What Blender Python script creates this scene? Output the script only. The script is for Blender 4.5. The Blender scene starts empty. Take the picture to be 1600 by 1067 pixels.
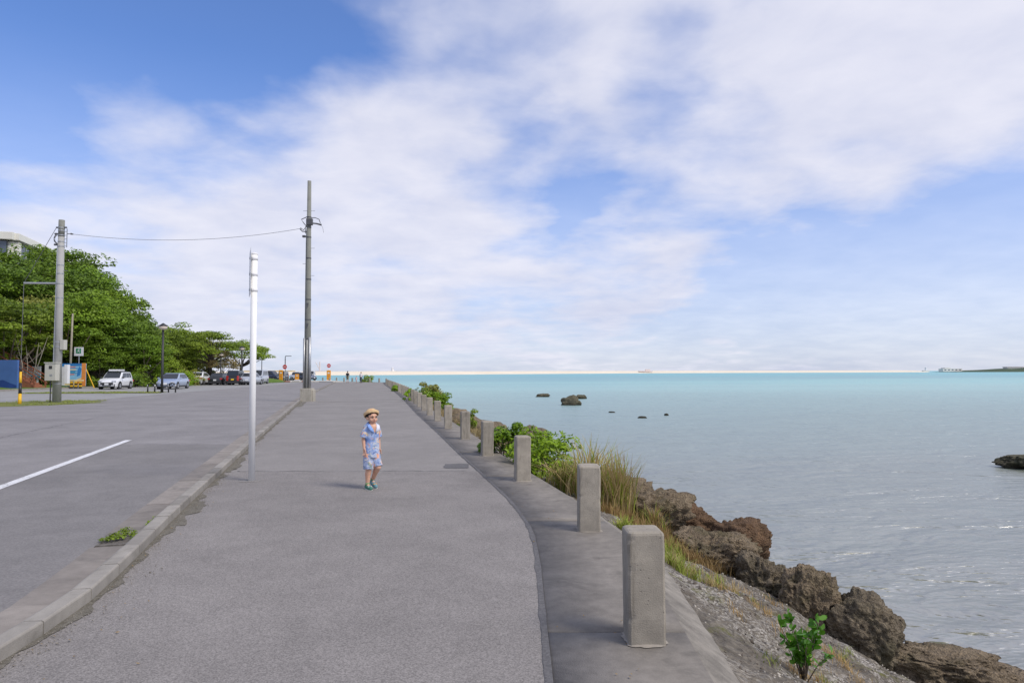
import bpy, bmesh, math, random
import numpy as np
from mathutils import Vector, Matrix, noise as mnoise

random.seed(7)
RNG = np.random.default_rng(7)
R = math.radians
scene = bpy.context.scene
COL = scene.collection

# ------------------------------------------------------------------ camera
cam_d = bpy.data.cameras.new('camera'); cam = bpy.data.objects.new('camera', cam_d); COL.objects.link(cam)
cam_d.sensor_fit = 'HORIZONTAL'; cam_d.sensor_width = 36; cam_d.lens = 24
cam_d.clip_start = 0.05; cam_d.clip_end = 20000
cam.location = (0, 0, 1.55)
cam.rotation_euler = (Matrix.Rotation(R(90 + 2.55), 3, 'X') @ Matrix.Rotation(R(-0.17), 3, 'Z')).to_euler()
scene.camera = cam

# ------------------------------------------------------------------ view
vs = scene.view_settings
vs.view_transform = 'Standard'; vs.look = 'None'; vs.gamma = 1.0; vs.use_curve_mapping = False
vs.exposure = 0.0

# ------------------------------------------------------------------ node helpers
class NT:
    def __init__(s, tree):
        s.t = tree; s.t.nodes.clear()
    def n(s, kind, **kw):
        nd = s.t.nodes.new(kind)
        for k, v in kw.items(): setattr(nd, k, v)
        return nd
    def link(s, a, b): s.t.links.new(a, b)
    def put(s, v, sock):
        if hasattr(v, 'is_output') or isinstance(v, bpy.types.NodeSocket): s.link(v, sock)
        else: sock.default_value = v
    def math(s, op, a, b=None, c=None, clamp=False):
        nd = s.n('ShaderNodeMath', operation=op, use_clamp=clamp)
        s.put(a, nd.inputs[0])
        if b is not None: s.put(b, nd.inputs[1])
        if c is not None: s.put(c, nd.inputs[2])
        return nd.outputs[0]
    def vmath(s, op, a, b=None):
        nd = s.n('ShaderNodeVectorMath', operation=op)
        s.put(a, nd.inputs[0])
        if b is not None: s.put(b, nd.inputs[1])
        return nd.outputs['Value'] if op in ('DOT_PRODUCT', 'LENGTH', 'DISTANCE') else nd.outputs[0]
    def noise(s, vec, scale, detail=4, rough=0.55, dist=0.0):
        nd = s.n('ShaderNodeTexNoise'); s.link(vec, nd.inputs['Vector'])
        nd.inputs['Scale'].default_value = scale; nd.inputs['Detail'].default_value = detail
        nd.inputs['Roughness'].default_value = rough; nd.inputs['Distortion'].default_value = dist
        return nd.outputs['Fac']
    def voronoi(s, vec, scale, feature='F1', out='Distance', rnd=1.0):
        nd = s.n('ShaderNodeTexVoronoi', feature=feature); s.link(vec, nd.inputs['Vector'])
        nd.inputs['Scale'].default_value = scale; nd.inputs['Randomness'].default_value = rnd
        return nd.outputs[out]
    def rng(s, v, a, b, c=0.0, d=1.0, interp='LINEAR'):
        nd = s.n('ShaderNodeMapRange', interpolation_type=interp)
        s.put(v, nd.inputs['Value'])
        for i, x in enumerate((a, b, c, d)): s.put(x, nd.inputs[i + 1])
        return nd.outputs[0]
    def mix(s, f, a, b, blend='MIX'):
        nd = s.n('ShaderNodeMix', data_type='RGBA', blend_type=blend)
        s.put(f, nd.inputs[0])
        for v, i in ((a, 6), (b, 7)):
            if isinstance(v, (tuple, list)): v = tuple(v) + ((1.0,) if len(v) == 3 else ())
            s.put(v, nd.inputs[i])
        return nd.outputs[2]
    def mapping(s, vec, scale=(1, 1, 1), loc=(0, 0, 0), rot=(0, 0, 0)):
        nd = s.n('ShaderNodeMapping'); s.link(vec, nd.inputs['Vector'])
        nd.inputs['Scale'].default_value = scale; nd.inputs['Location'].default_value = loc; nd.inputs['Rotation'].default_value = rot
        return nd.outputs[0]
    def bump(s, h, strength=0.3, dist=0.01, normal=None):
        nd = s.n('ShaderNodeBump'); s.link(h, nd.inputs['Height'])
        nd.inputs['Strength'].default_value = strength; nd.inputs['Distance'].default_value = dist
        if normal is not None: s.link(normal, nd.inputs['Normal'])
        return nd.outputs[0]

# ------------------------------------------------------------------ world: sky with cloud
SUN_EL, SUN_AZ = 50.0, 122.0        # azimuth clockwise from +Y: the sun stands over the sea to the right
world = bpy.data.worlds.new('World'); scene.world = world; world.use_nodes = True
w = NT(world.node_tree)
sky = w.n('ShaderNodeTexSky', sky_type='NISHITA'); sky.sun_disc = False
sky.sun_elevation = R(SUN_EL); sky.sun_rotation = R(SUN_AZ)
sky.air_density = 1.0; sky.dust_density = 0.6; sky.ozone_density = 2.0
tc = w.n('ShaderNodeTexCoord'); dirv = tc.outputs['Generated']
sep = w.n('ShaderNodeSeparateXYZ'); w.link(dirv, sep.inputs[0])
dz = w.math('ABSOLUTE', sep.outputs[2])
inv = w.math('DIVIDE', 1.0, w.math('ADD', dz, 0.17))
comb = w.n('ShaderNodeCombineXYZ')
w.link(w.math('MULTIPLY', sep.outputs[0], inv), comb.inputs[0]); w.link(w.math('MULTIPLY', sep.outputs[1], inv), comb.inputs[1])
cp = comb.outputs[0]
n1 = w.noise(cp, 1.5, 9, 0.50, 0.25)
n2 = w.noise(w.mapping(cp, loc=(7.3, 2.1, 0)), 4.2, 7, 0.55, 0.2)
n3 = w.noise(w.mapping(cp, loc=(-3.3, 9.1, 0)), 0.55, 3, 0.5, 0.0)
def sky_dir(az, el):
    a, e = R(az), R(el); return (math.sin(a) * math.cos(e), math.cos(a) * math.cos(e), math.sin(e))
cov = None
# openings (negative) and banks (positive) in the cloud sheet: azimuth, elevation, radius, weight
SKYSPOTS = [(-38, 25, 18, -.40), (-20, 30, 9, -.24), (-32, 9, 11, .24), (-44, 8, 10, .20), (-55, 32, 20, -.30), (-9, 25, 4, -.08),
            (2, 16, 5.5, -.16), (8, 14, 4.5, -.12), (12, 22.5, 4, -.17), (22, 29.5, 4, -.16), (20, 12.5, 7, -.07), (30, 10.5, 9, -.09),
            (39, 11, 8, -.07), (35, 5, 9, -.05), (24, 6.5, 6, -.08), (-24, 5, 4, -.06), (-1, 28, 5, -.12), (1, 21, 3, -.07),
            (-9, 14, 12, .12), (-24, 12, 8, .07), (10, 19, 6, .08), (28, 20, 10, .15), (9, 8.5, 5, .08), (14, 9.5, 3, .06), (34, 27, 11, .16), (5, 27, 5, .1), (14, 27, 5, .1)]
wn = w.n('ShaderNodeTexNoise'); w.link(cp, wn.inputs['Vector']); wn.inputs['Scale'].default_value = 2.2; wn.inputs['Detail'].default_value = 5
wsc = w.n('ShaderNodeVectorMath', operation='MULTIPLY_ADD'); w.link(wn.outputs['Color'], wsc.inputs[0]); wsc.inputs[1].default_value = (.22, .22, .14); wsc.inputs[2].default_value = (-.11, -.11, -.07)
ndir = w.n('ShaderNodeVectorMath', operation='NORMALIZE'); w.link(w.vmath('ADD', dirv, wsc.outputs[0]), ndir.inputs[0])
for az, el, rad, wt in SKYSPOTS:
    dt = w.vmath('DOT_PRODUCT', ndir.outputs[0], sky_dir(az, el))
    f = w.rng(dt, math.cos(R(rad * 1.5)), math.cos(R(rad * 0.05)), 0.0, wt * 1.15, 'SMOOTHERSTEP')
    cov = f if cov is None else w.math('ADD', cov, f)
dens = w.math('ADD', w.math('ADD', w.math('MULTIPLY', n1, 0.62), w.math('MULTIPLY', n2, 0.30)), w.math('ADD', cov, .10))
cloud = w.rng(dens, 0.19, 0.73, 0.0, 0.95, 'SMOOTHSTEP')
low = w.rng(dz, 0.0, 0.42, 0.74, 0.03, 'SMOOTHSTEP')        # pale moist air over the sea, the same all round the horizon
cloud = w.math('MAXIMUM', cloud, low)
shade = w.rng(w.math('ADD', w.math('MULTIPLY', n3, 0.55), w.math('MULTIPLY', n2, 0.55)), 0.38, 0.70)
ccol = w.mix(shade, (0.65, 0.68, 0.84), (0.85, 0.85, 0.95))
skyt = w.mix(1.0, sky.outputs[0], (0.68, 0.91, 1.34), 'MULTIPLY')
bg1 = w.n('ShaderNodeBackground'); w.link(skyt, bg1.inputs[0]); bg1.inputs[1].default_value = 0.135
bg2 = w.n('ShaderNodeBackground'); w.link(ccol, bg2.inputs[0]); bg2.inputs[1].default_value = 1.0
mx = w.n('ShaderNodeMixShader'); w.link(cloud, mx.inputs[0]); w.link(bg1.outputs[0], mx.inputs[1]); w.link(bg2.outputs[0], mx.inputs[2])
wo = w.n('ShaderNodeOutputWorld'); w.link(mx.outputs[0], wo.inputs[0])

# ------------------------------------------------------------------ sun (veiled by thin cloud)
sun_d = bpy.data.lights.new('sun', 'SUN'); sun = bpy.data.objects.new('sun', sun_d); COL.objects.link(sun)
sun_d.energy = 2.7; sun_d.angle = R(20); sun_d.color = (1.0, 0.92, 0.81)
sv = Vector((math.sin(R(SUN_AZ)) * math.cos(R(SUN_EL)), math.cos(R(SUN_AZ)) * math.cos(R(SUN_EL)), math.sin(R(SUN_EL))))
sun.rotation_euler = sv.to_track_quat('Z', 'Y').to_euler()

# ================================================================== materials
MATS = {}
def new_mat(name):
    m = bpy.data.materials.new(name); m.use_nodes = True; MATS[name] = m
    t = NT(m.node_tree)
    out = t.n('ShaderNodeOutputMaterial'); p = t.n('ShaderNodeBsdfPrincipled'); t.link(p.outputs[0], out.inputs[0])
    return m, t, p
def pos(t, obj=False):
    if obj: return t.n('ShaderNodeTexCoord').outputs['Object']
    return t.n('ShaderNodeNewGeometry').outputs['Position']
def simple(name, col, rough=0.6, var=0.12, scale=6.0, metal=0.0, bump=0.0, bscale=60.0, spec=0.5, obj=True, coat=0.0):
    """painted / metal / stone surface with blotchy tone variation and fine relief"""
    m, t, p = new_mat(name); v = pos(t, obj)
    a = t.noise(v, scale, 5, 0.6); f = t.rng(a, 0.3, 0.7, 1 - var, 1 + var)
    cc = t.n('ShaderNodeMix', data_type='RGBA', blend_type='MULTIPLY'); cc.inputs[0].default_value = 1.0
    cc.inputs[6].default_value = (*col, 1); t.link(f, cc.inputs[7]); t.link(cc.outputs[2], p.inputs['Base Color'])
    p.inputs['Roughness'].default_value = rough; p.inputs['Metallic'].default_value = metal
    p.inputs['Specular IOR Level'].default_value = spec
    p.inputs['Coat Weight'].default_value = coat
    if bump > 0: t.link(t.bump(t.noise(v, bscale, 4, 0.6), bump, 0.01), p.inputs['Normal'])
    return m

def asphalt(name, dark, light, grain, contrast, bump, blotch=0.10, tint=None):
    m, t, p = new_mat(name); v = pos(t)
    c = t.voronoi(v, grain, out='Color'); cs = t.n('ShaderNodeSeparateColor'); t.link(c, cs.inputs[0])
    fine = t.noise(v, grain * 0.7, 3, 0.6)
    f = t.math('ADD', t.math('MULTIPLY', cs.outputs[0], contrast), t.math('MULTIPLY', fine, 1 - contrast))
    col = t.mix(t.rng(f, 0.1, 0.9), dark, light)
    big = t.noise(v, 0.55, 5, 0.6, 0.3); mid = t.noise(v, 3.0, 4, 0.6)
    g = t.math('ADD', t.rng(big, 0.3, 0.7, 1 - blotch, 1 + blotch), t.rng(mid, 0.3, 0.7, -blotch * .5, blotch * .5))
    mm = t.n('ShaderNodeMix', data_type='RGBA', blend_type='MULTIPLY'); mm.inputs[0].default_value = 1.0
    t.link(col, mm.inputs[6]); t.link(g, mm.inputs[7]); col = mm.outputs[2]
    # scattered worn pale chips and dark stains, each with a shape of its own
    st = t.rng(t.noise(t.mapping(v, scale=(1, .6, 1)), 1.3, 6, 0.7, 0.6), 0.62, 0.72, 0.0, 0.22)
    col = t.mix(st, col, tuple(0.55 * x for x in dark))
    t.link(col, p.inputs['Base Color']); p.inputs['Roughness'].default_value = 0.88; p.inputs['Specular IOR Level'].default_value = 0.3
    t.link(t.bump(f, bump, 0.008), p.inputs['Normal'])
    return m

asphalt('asphalt_coarse', (0.112, 0.104, 0.097), (0.335, 0.311, 0.293), 150.0, 0.5, 0.40, 0.13)
asphalt('asphalt_path', (0.175, 0.163, 0.153), (0.292, 0.274, 0.258), 60.0, 0.3, 0.25, 0.11)
asphalt('asphalt_road', (0.160, 0.152, 0.149), (0.305, 0.290, 0.286), 70.0, 0.35, 0.3, 0.14)
asphalt('asphalt_lane', (0.136, 0.129, 0.125), (0.262, 0.249, 0.241), 80.0, 0.35, 0.3, 0.14)
asphalt('asphalt_lot', (0.20, 0.20, 0.20), (0.36, 0.355, 0.34), 30.0, 0.35, 0.2, 0.14)
asphalt('asphalt_dark', (0.07, 0.068, 0.07), (0.17, 0.165, 0.165), 80.0, 0.4, 0.4, 0.12)

def concrete(name, col, var=0.16, stain=(0.10, 0.095, 0.085), stain_amt=0.5, bump=0.35, pit=True, obj=False, rough=0.85, streak=False):
    m, t, p = new_mat(name); v = pos(t, obj)
    if obj:
        oi = t.n('ShaderNodeObjectInfo')
        cx = t.n('ShaderNodeCombineXYZ'); t.link(t.math('MULTIPLY', oi.outputs['Random'], 37.0), cx.inputs[0]); t.link(t.math('MULTIPLY', oi.outputs['Random'], 91.0), cx.inputs[1])
        v = t.vmath('ADD', v, cx.outputs[0])
    big = t.noise(v, 1.6, 6, 0.62, 0.4); mid = t.noise(v, 9.0, 6, 0.65); fine = t.noise(v, 140.0, 3, 0.6)
    f = t.math('ADD', t.math('ADD', t.math('MULTIPLY', big, .45), t.math('MULTIPLY', mid, .35)), t.math('MULTIPLY', fine, .2))
    c0 = tuple(x * (1 - var * 1.8) for x in col); c1 = tuple(min(1, x * (1 + var * 1.8)) for x in col)
    c = t.mix(t.rng(f, 0.32, 0.68), c0, c1)
    sv_ = t.mapping(v, scale=(6, 6, .7)) if streak else v
    s = t.rng(t.noise(sv_, 2.3, 7, 0.7, 0.5), 0.54, 0.72, 0, stain_amt)
    c = t.mix(s, c, stain)
    h = fine
    if pit:
        pv = t.voronoi(v, 38.0, out='Distance'); gate = t.rng(t.noise(v, 14.0, 2, 0.5), 0.5, 0.62)
        pt = t.math('MULTIPLY', t.rng(pv, 0.10, 0.22, 1.0, 0.0), gate)
        c = t.mix(t.math('MULTIPLY', pt, 0.6), c, tuple(0.35 * x for x in col))
        h = t.math('SUBTRACT', fine, pt)
    if obj:
        b = t.rng(oi.outputs['Random'], 0, 1, 0.84, 1.12)
        mm = t.n('ShaderNodeMix', data_type='RGBA', blend_type='MULTIPLY'); mm.inputs[0].default_value = 1; t.link(c, mm.inputs[6]); t.link(b, mm.inputs[7]); c = mm.outputs[2]
    t.link(c, p.inputs['Base Color']); p.inputs['Roughness'].default_value = rough; p.inputs['Specular IOR Level'].default_value = 0.3
    t.link(t.bump(h, bump, 0.006), p.inputs['Normal'])
    return m
concrete('concrete_post', (0.325, 0.292, 0.24), 0.20, (0.15, 0.13, 0.10), 0.75, 0.5, True, True, streak=True)
concrete('concrete_apron', (0.195, 0.178, 0.158), 0.24, (0.085, 0.078, 0.07), 0.75, 0.4, False)
concrete('concrete_kerb', (0.285, 0.265, 0.235), 0.16, (0.12, 0.112, 0.09), 0.65, 0.4, False, True)
concrete('concrete_gutter', (0.25, 0.225, 0.20), 0.17, (0.10, 0.093, 0.085), 0.6, 0.3, False, True)
concrete('concrete_dark', (0.09, 0.085, 0.075), 0.25, (0.035, 0.035, 0.028), 0.6, 0.5, False)
concrete('concrete_haunch', (0.23, 0.21, 0.18), 0.36, (0.085, 0.076, 0.066), 0.85, 0.5, False)
concrete('concrete_pole', (0.36, 0.36, 0.345), 0.07, (0.22, 0.22, 0.20), 0.4, 0.2, False)
concrete('concrete_pole_dark', (0.22, 0.225, 0.20), 0.10, (0.12, 0.12, 0.10), 0.5, 0.25, False)
concrete('concrete_block', (0.36, 0.335, 0.28), 0.15, (0.18, 0.165, 0.13), 0.6, 0.3, False, True, streak=True)
concrete('concrete_mortar', (0.31, 0.28, 0.24), 0.2, (0.15, 0.13, 0.11), 0.6, 0.4, False, True)
concrete('concrete_light', (0.48, 0.46, 0.41), 0.10, (0.28, 0.26, 0.22), 0.4, 0.2, False)

def slope_mat():
    m, t, p = new_mat('revetment'); v = pos(t)
    sx = t.n('ShaderNodeSeparateXYZ'); t.link(v, sx.inputs[0])
    v1 = t.mapping(v, scale=(1, 1, 1.8), rot=(0, 0, .3))
    big = t.noise(v1, 1.1, 7, 0.65, 0.8); mid = t.noise(v1, 6.0, 7, 0.7, 0.4); chip = t.voronoi(t.mapping(v, scale=(1, 1, 1)), 55.0, out='Color'); cs = t.n('ShaderNodeSeparateColor'); t.link(chip, cs.inputs[0])
    c = t.mix(t.rng(mid, 0.3, 0.7), (0.075, 0.063, 0.050), (0.30, 0.265, 0.215))
    whit = t.math('MULTIPLY', t.rng(big, 0.42, 0.56), t.rng(cs.outputs[0], 0.4, 0.75))
    c = t.mix(t.math('MULTIPLY', whit, 0.70), c, (0.60, 0.56, 0.50))
    moss = t.math('MULTIPLY', t.rng(t.noise(v, 2.6, 6, 0.7, 0.5), 0.56, 0.66), t.rng(cs.outputs[1], 0.0, 0.6, .35, .9))
    c = t.mix(moss, c, (0.15, 0.15, 0.035))
    dirt = t.rng(t.noise(t.mapping(v, loc=(5, 3, 1)), 1.9, 6, 0.7, 0.4), 0.52, 0.66, 0, .7)
    c = t.mix(dirt, c, (0.14, 0.11, 0.075))
    wet = t.rng(sx.outputs[2], -1.72, -1.35, 0.75, 0.0)
    c = t.mix(wet, c, (0.06, 0.052, 0.04))
    t.link(c, p.inputs['Base Color']); p.inputs['Roughness'].default_value = 0.9; p.inputs['Specular IOR Level'].default_value = 0.25
    ch2 = t.voronoi(v, 21.0); h = t.math('ADD', t.math('ADD', t.math('MULTIPLY', cs.outputs[2], 0.5), t.math('MULTIPLY', ch2, 0.9)), t.math('MULTIPLY', t.noise(v, 14.0, 6, .7), 1.2))
    t.link(t.bump(h, 1.0, 0.05), p.inputs['Normal'])
slope_mat()

def rock_mat(name, lo, hi, olive):
    m, t, p = new_mat(name); v = pos(t)
    mid = t.noise(v, 5.0, 9, 0.72, 0.5); fine = t.noise(v, 26.0, 6, 0.7); pit = t.voronoi(v, 16.0); pit2 = t.voronoi(t.mapping(v, loc=(3, 1, 2)), 45.0)
    c = t.mix(t.rng(mid, 0.33, 0.68), lo, hi)
    c = t.mix(t.rng(fine, 0.42, 0.75, 0, .5), c, tuple(min(1, 1.6 * x) for x in hi))
    c = t.mix(t.rng(t.noise(v, 2.1, 5, 0.6, 0.5), 0.5, 0.66, 0, .6), c, olive)
    hole = t.math('MULTIPLY', t.rng(pit, 0.10, 0.32, 1, 0), t.rng(t.noise(v, 4.0, 3, .5), 0.5, 0.62))
    c = t.mix(t.math('MULTIPLY', hole, 0.75), c, tuple(0.3 * x for x in lo))
    sz = t.n('ShaderNodeSeparateXYZ'); t.link(v, sz.inputs[0])
    tide = t.rng(t.math('ADD', sz.outputs[2], t.math('MULTIPLY', mid, .25)), -1.50, -1.28, .8, 0.0); c = t.mix(tide, c, (0.022, 0.020, 0.014))      # wet weed-dark band above the water
    t.link(c, p.inputs['Base Color']); p.inputs['Roughness'].default_value = 0.92; p.inputs['Specular IOR Level'].default_value = 0.2
    h = t.math('SUBTRACT', t.math('ADD', t.math('MULTIPLY', mid, 1.5), t.math('ADD', t.math('MULTIPLY', fine, .6), t.math('MULTIPLY', pit2, .4))), t.math('MULTIPLY', hole, 0.9))
    t.link(t.bump(h, 1.0, 0.08), p.inputs['Normal'])
rock_mat('rock_brown', (0.095, 0.073, 0.050), (0.37, 0.29, 0.195), (0.12, 0.108, 0.055))
rock_mat('rock_grey', (0.080, 0.066, 0.049), (0.31, 0.255, 0.18), (0.10, 0.095, 0.052))
rock_mat('rock_red', (0.085, 0.055, 0.035), (0.26, 0.165, 0.10), (0.15, 0.085, 0.045))
rock_mat('rock_sea', (0.045, 0.045, 0.036), (0.20, 0.18, 0.12), (0.06, 0.065, 0.03))

def sea_mat():
    m, t, p = new_mat('sea_water'); v = pos(t)
    s = t.n('ShaderNodeSeparateXYZ'); t.link(v, s.inputs[0])
    # colour of the bottom: sand flats and weed banks in bands parallel to the sandbank
    wob = t.noise(t.mapping(v, scale=(0.006, 0.014, 1)), 1.0, 4, 0.55, 0.6)
    wob2 = t.noise(t.mapping(v, scale=(0.03, 0.09, 1)), 1.0, 4, 0.6, 0.3)
    yy = t.math('ADD', s.outputs[1], t.math('MULTIPLY', s.outputs[0], -0.18))
    lg = t.math('LOGARITHM', t.math('MAXIMUM', yy, 4.0), 10.0)
    lg = t.math('ADD', lg, t.math('ADD', t.math('MULTIPLY', t.math('SUBTRACT', wob, .5), .35), t.math('MULTIPLY', t.math('SUBTRACT', wob2, .5), .10)))
    ramp = t.n('ShaderNodeValToRGB'); t.link(t.rng(lg, 0.6, 3.2), ramp.inputs[0])
    e = ramp.color_ramp.elements
    stops = [(4, (0.15, 0.14, 0.088)), (9, (0.155, 0.157, 0.103)), (22, (0.16, 0.19, 0.148)), (45, (0.175, 0.275, 0.24)), (75, (0.215, 0.375, 0.34)),
             (120, (0.27, 0.51, 0.465)), (200, (0.225, 0.52, 0.485)), (300, (0.145, 0.40, 0.41)), (430, (0.11, 0.425, 0.44)), (900, (0.095, 0.455, 0.475)), (1500, (0.12, 0.47, 0.49))]
    for i, (d, c) in enumerate(stops):
        x = (math.log10(d) - 0.6) / 2.6
        if i < 2: el = e[i]; el.position = x
        else: el = e.new(x)
        el.color = (*c, 1)
    weed = t.rng(t.noise(t.mapping(v, scale=(0.012, 0.05, 1), loc=(2.7, 0, 0)), 1.0, 4, 0.55, 0.4), 0.54, 0.66, 0, .45)
    weed = t.math('MULTIPLY', weed, t.rng(s.outputs[1], 120, 240, 0, 1))
    c = t.mix(weed, ramp.outputs[0], (0.07, 0.17, 0.25))
    a = t.noise(t.mapping(v, scale=(1.5, 2.9, 1), rot=(0, 0, R(-9))), 1.0, 4, 0.55, 0.6)
    b = t.noise(t.mapping(v, scale=(0.55, 1.15, 1), rot=(0, 0, R(6))), 1.0, 4, 0.55, 0.5)
    d3 = t.noise(t.mapping(v, scale=(0.16, 0.42, 1), rot=(0, 0, R(-3))), 1.0, 5, 0.62, 0.5)
    c2 = t.noise(t.mapping(v, scale=(4.0, 8.0, 1), rot=(0, 0, R(-4))), 1.0, 3, 0.55)
    h = t.math('ADD', t.math('ADD', t.math('MULTIPLY', a, 0.070), t.math('MULTIPLY', b, 0.29)), t.math('ADD', t.math('MULTIPLY', c2, 0.008), t.math('MULTIPLY', d3, 0.72)))
    nb = t.bump(h, 1.0, 1.0)
    df = t.n('ShaderNodeBsdfDiffuse'); t.link(c, df.inputs[0]); t.link(nb, df.inputs['Normal'])
    gl = t.n('ShaderNodeBsdfGlossy'); gl.inputs['Roughness'].default_value = 0.30; t.link(nb, gl.inputs['Normal']); gl.inputs[0].default_value = (.9, .9, .9, 1)
    fr = t.n('ShaderNodeFresnel'); fr.inputs['IOR'].default_value = 1.33; t.link(nb, fr.inputs['Normal'])
    ms = t.n('ShaderNodeMixShader'); t.link(t.math('MULTIPLY', fr.outputs[0], 0.45), ms.inputs[0]); t.link(df.outputs[0], ms.inputs[1]); t.link(gl.outputs[0], ms.inputs[2])
    t.link(ms.outputs[0], t.t.nodes['Material Output'].inputs[0])
sea_mat()

def leaf_mat(name, dark, light, rough=0.5, trans=0.25):
    m, t, p = new_mat(name)
    g = t.n('ShaderNodeNewGeometry'); oi = t.n('ShaderNodeObjectInfo')
    r = g.outputs['Random Per Island']
    cl = t.noise(g.outputs['Position'], 0.55, 3, 0.6)
    f = t.math('ADD', t.math('MULTIPLY', r, 0.65), t.math('MULTIPLY', t.rng(cl, .3, .7), 0.35))
    c = t.mix(f, dark, light)
    b = t.rng(oi.outputs['Random'], 0, 1, 0.72, 1.22); c = t.mix(t.rng(t.noise(g.outputs['Position'], .16, 2, .5), .42, .62, 0, .35), c, tuple(x * y for x, y in zip(light, (1.15, .97, .8))))
    mm = t.n('ShaderNodeMix', data_type='RGBA', blend_type='MULTIPLY'); mm.inputs[0].default_value = 1; t.link(c, mm.inputs[6]); t.link(b, mm.inputs[7]); c = mm.outputs[2]
    t.link(c, p.inputs['Base Color']); p.inputs['Roughness'].default_value = rough; p.inputs['Specular IOR Level'].default_value = 0.3
    tr = t.n('ShaderNodeBsdfTranslucent'); t.link(c, tr.inputs[0])
    ms = t.n('ShaderNodeMixShader'); ms.inputs[0].default_value = trans
    t.link(p.outputs[0], ms.inputs[1]); t.link(tr.outputs[0], ms.inputs[2])
    t.link(ms.outputs[0], t.t.nodes['Material Output'].inputs[0])
leaf_mat('leaf_deep', (0.032, 0.065, 0.010), (0.225, 0.375, 0.030))
leaf_mat('leaf_mid', (0.065, 0.110, 0.012), (0.30, 0.44, 0.040))
leaf_mat('leaf_pale', (0.13, 0.15, 0.03), (0.36, 0.40, 0.085))
leaf_mat('leaf_dry', (0.15, 0.12, 0.05), (0.36, 0.30, 0.14))
leaf_mat('leaf_shrub', (0.085, 0.19, 0.010), (0.32, 0.50, 0.025), 0.4)
leaf_mat('leaf_seedling', (0.03, 0.15, 0.012), (0.15, 0.38, 0.025), 0.35)
leaf_mat('grass_green', (0.12, 0.17, 0.022), (0.36, 0.42, 0.08), 0.6)
leaf_mat('grass_dry', (0.24, 0.18, 0.075), (0.55, 0.45, 0.23), 0.7)
leaf_mat('grass_brown', (0.19, 0.125, 0.05), (0.45, 0.32, 0.14), 0.7)
leaf_mat('grass_lawn', (0.05, 0.11, 0.012), (0.15, 0.24, 0.03), 0.7)
simple('stone_pale', (0.42, 0.385, 0.33), 0.9, 0.3, 3.0, obj=False); simple('stone_dark', (0.11, 0.09, 0.07), 0.9, 0.3, 3.0, obj=False)
simple('bark', (0.13, 0.10, 0.075), 0.9, 0.3, 4.0, bump=0.6, bscale=25)
simple('bark_pale', (0.30, 0.27, 0.21), 0.9, 0.2, 4.0, bump=0.4, bscale=25)
simple('bark_dark', (0.055, 0.045, 0.035), 0.9, 0.3, 4.0, bump=0.6, bscale=25)

def ground_mat(name, cols, scale):
    m, t, p = new_mat(name); v = pos(t)
    a = t.noise(v, scale, 7, 0.65, 0.4); b = t.noise(v, scale * 9, 5, 0.7)
    c = t.mix(t.rng(a, 0.36, 0.64), cols[0], cols[1]); c = t.mix(t.rng(b, 0.42, 0.72, 0, .7), c, cols[2])
    t.link(c, p.inputs['Base Color']); p.inputs['Roughness'].default_value = 0.95; p.inputs['Specular IOR Level'].default_value = 0.15
    t.link(t.bump(b, 0.7, 0.04), p.inputs['Normal'])
ground_mat('ground_land', ((0.11, 0.13, 0.045), (0.16, 0.15, 0.075), (0.20, 0.17, 0.11)), 0.25)
ground_mat('hill_soil', ((0.035, 0.055, 0.015), (0.07, 0.075, 0.03), (0.11, 0.085, 0.05)), 0.35)
ground_mat('lawn', ((0.07, 0.14, 0.018), (0.11, 0.18, 0.03), (0.15, 0.19, 0.05)), 0.6)
ground_mat('verge', ((0.12, 0.15, 0.035), (0.18, 0.19, 0.055), (0.24, 0.22, 0.11)), 1.3)
ground_mat('sand', ((0.74, 0.66, 0.52), (0.80, 0.72, 0.58), (0.70, 0.61, 0.47)), 0.02)
ground_mat('gravel_dirt', ((0.12, 0.11, 0.085), (0.19, 0.175, 0.145), (0.31, 0.29, 0.255)), 6.0)
ground_mat('island_green', ((0.045, 0.075, 0.045), (0.075, 0.11, 0.065), (0.10, 0.12, 0.085)), 0.05)

def worn_paint():
    m, t, p = new_mat('paint_white_line'); v = pos(t)
    wear = t.math('ADD', t.math('MULTIPLY', t.noise(v, 60.0, 4, .7), .6), t.math('MULTIPLY', t.noise(v, 3.0, 4, .6), .4))
    c = t.mix(t.rng(t.noise(v, 5.0, 4, .6), .3, .7), (0.62, 0.62, 0.62), (0.74, 0.74, 0.75)); c = t.mix(t.rng(wear, .545, .60), c, (0.24, 0.23, 0.225))
    t.link(c, p.inputs['Base Color']); p.inputs['Roughness'].default_value = .75; t.link(t.bump(wear, .3, .004), p.inputs['Normal'])
worn_paint()
simple('paint_white', (0.72, 0.72, 0.73), 0.45, 0.04, 3.0)
simple('paint_white_pole', (0.82, 0.82, 0.81), 0.6, 0.05, 2.5)
simple('steel', (0.42, 0.43, 0.44), 0.45, 0.10, 8.0, metal=0.7)
simple('steel_dark', (0.10, 0.10, 0.105), 0.5, 0.15, 8.0, metal=0.3)
simple('steel_rust', (0.16, 0.145, 0.13), 0.8, 0.3, 30.0)
simple('black_metal', (0.022, 0.022, 0.024), 0.45, 0.15, 8.0)
simple('rubber', (0.018, 0.018, 0.019), 0.8, 0.2, 8.0)
simple('plastic_dark', (0.03, 0.03, 0.033), 0.55, 0.1, 8.0)
simple('box_beige', (0.50, 0.49, 0.43), 0.55, 0.06, 3.0)
simple('yellow', (0.72, 0.42, 0.015), 0.5, 0.08, 6.0)
simple('orange', (0.80, 0.34, 0.02), 0.5, 0.06, 6.0)
simple('red', (0.55, 0.03, 0.03), 0.45, 0.05, 6.0)
simple('green_sign', (0.01, 0.22, 0.10), 0.5, 0.05, 6.0)
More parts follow.
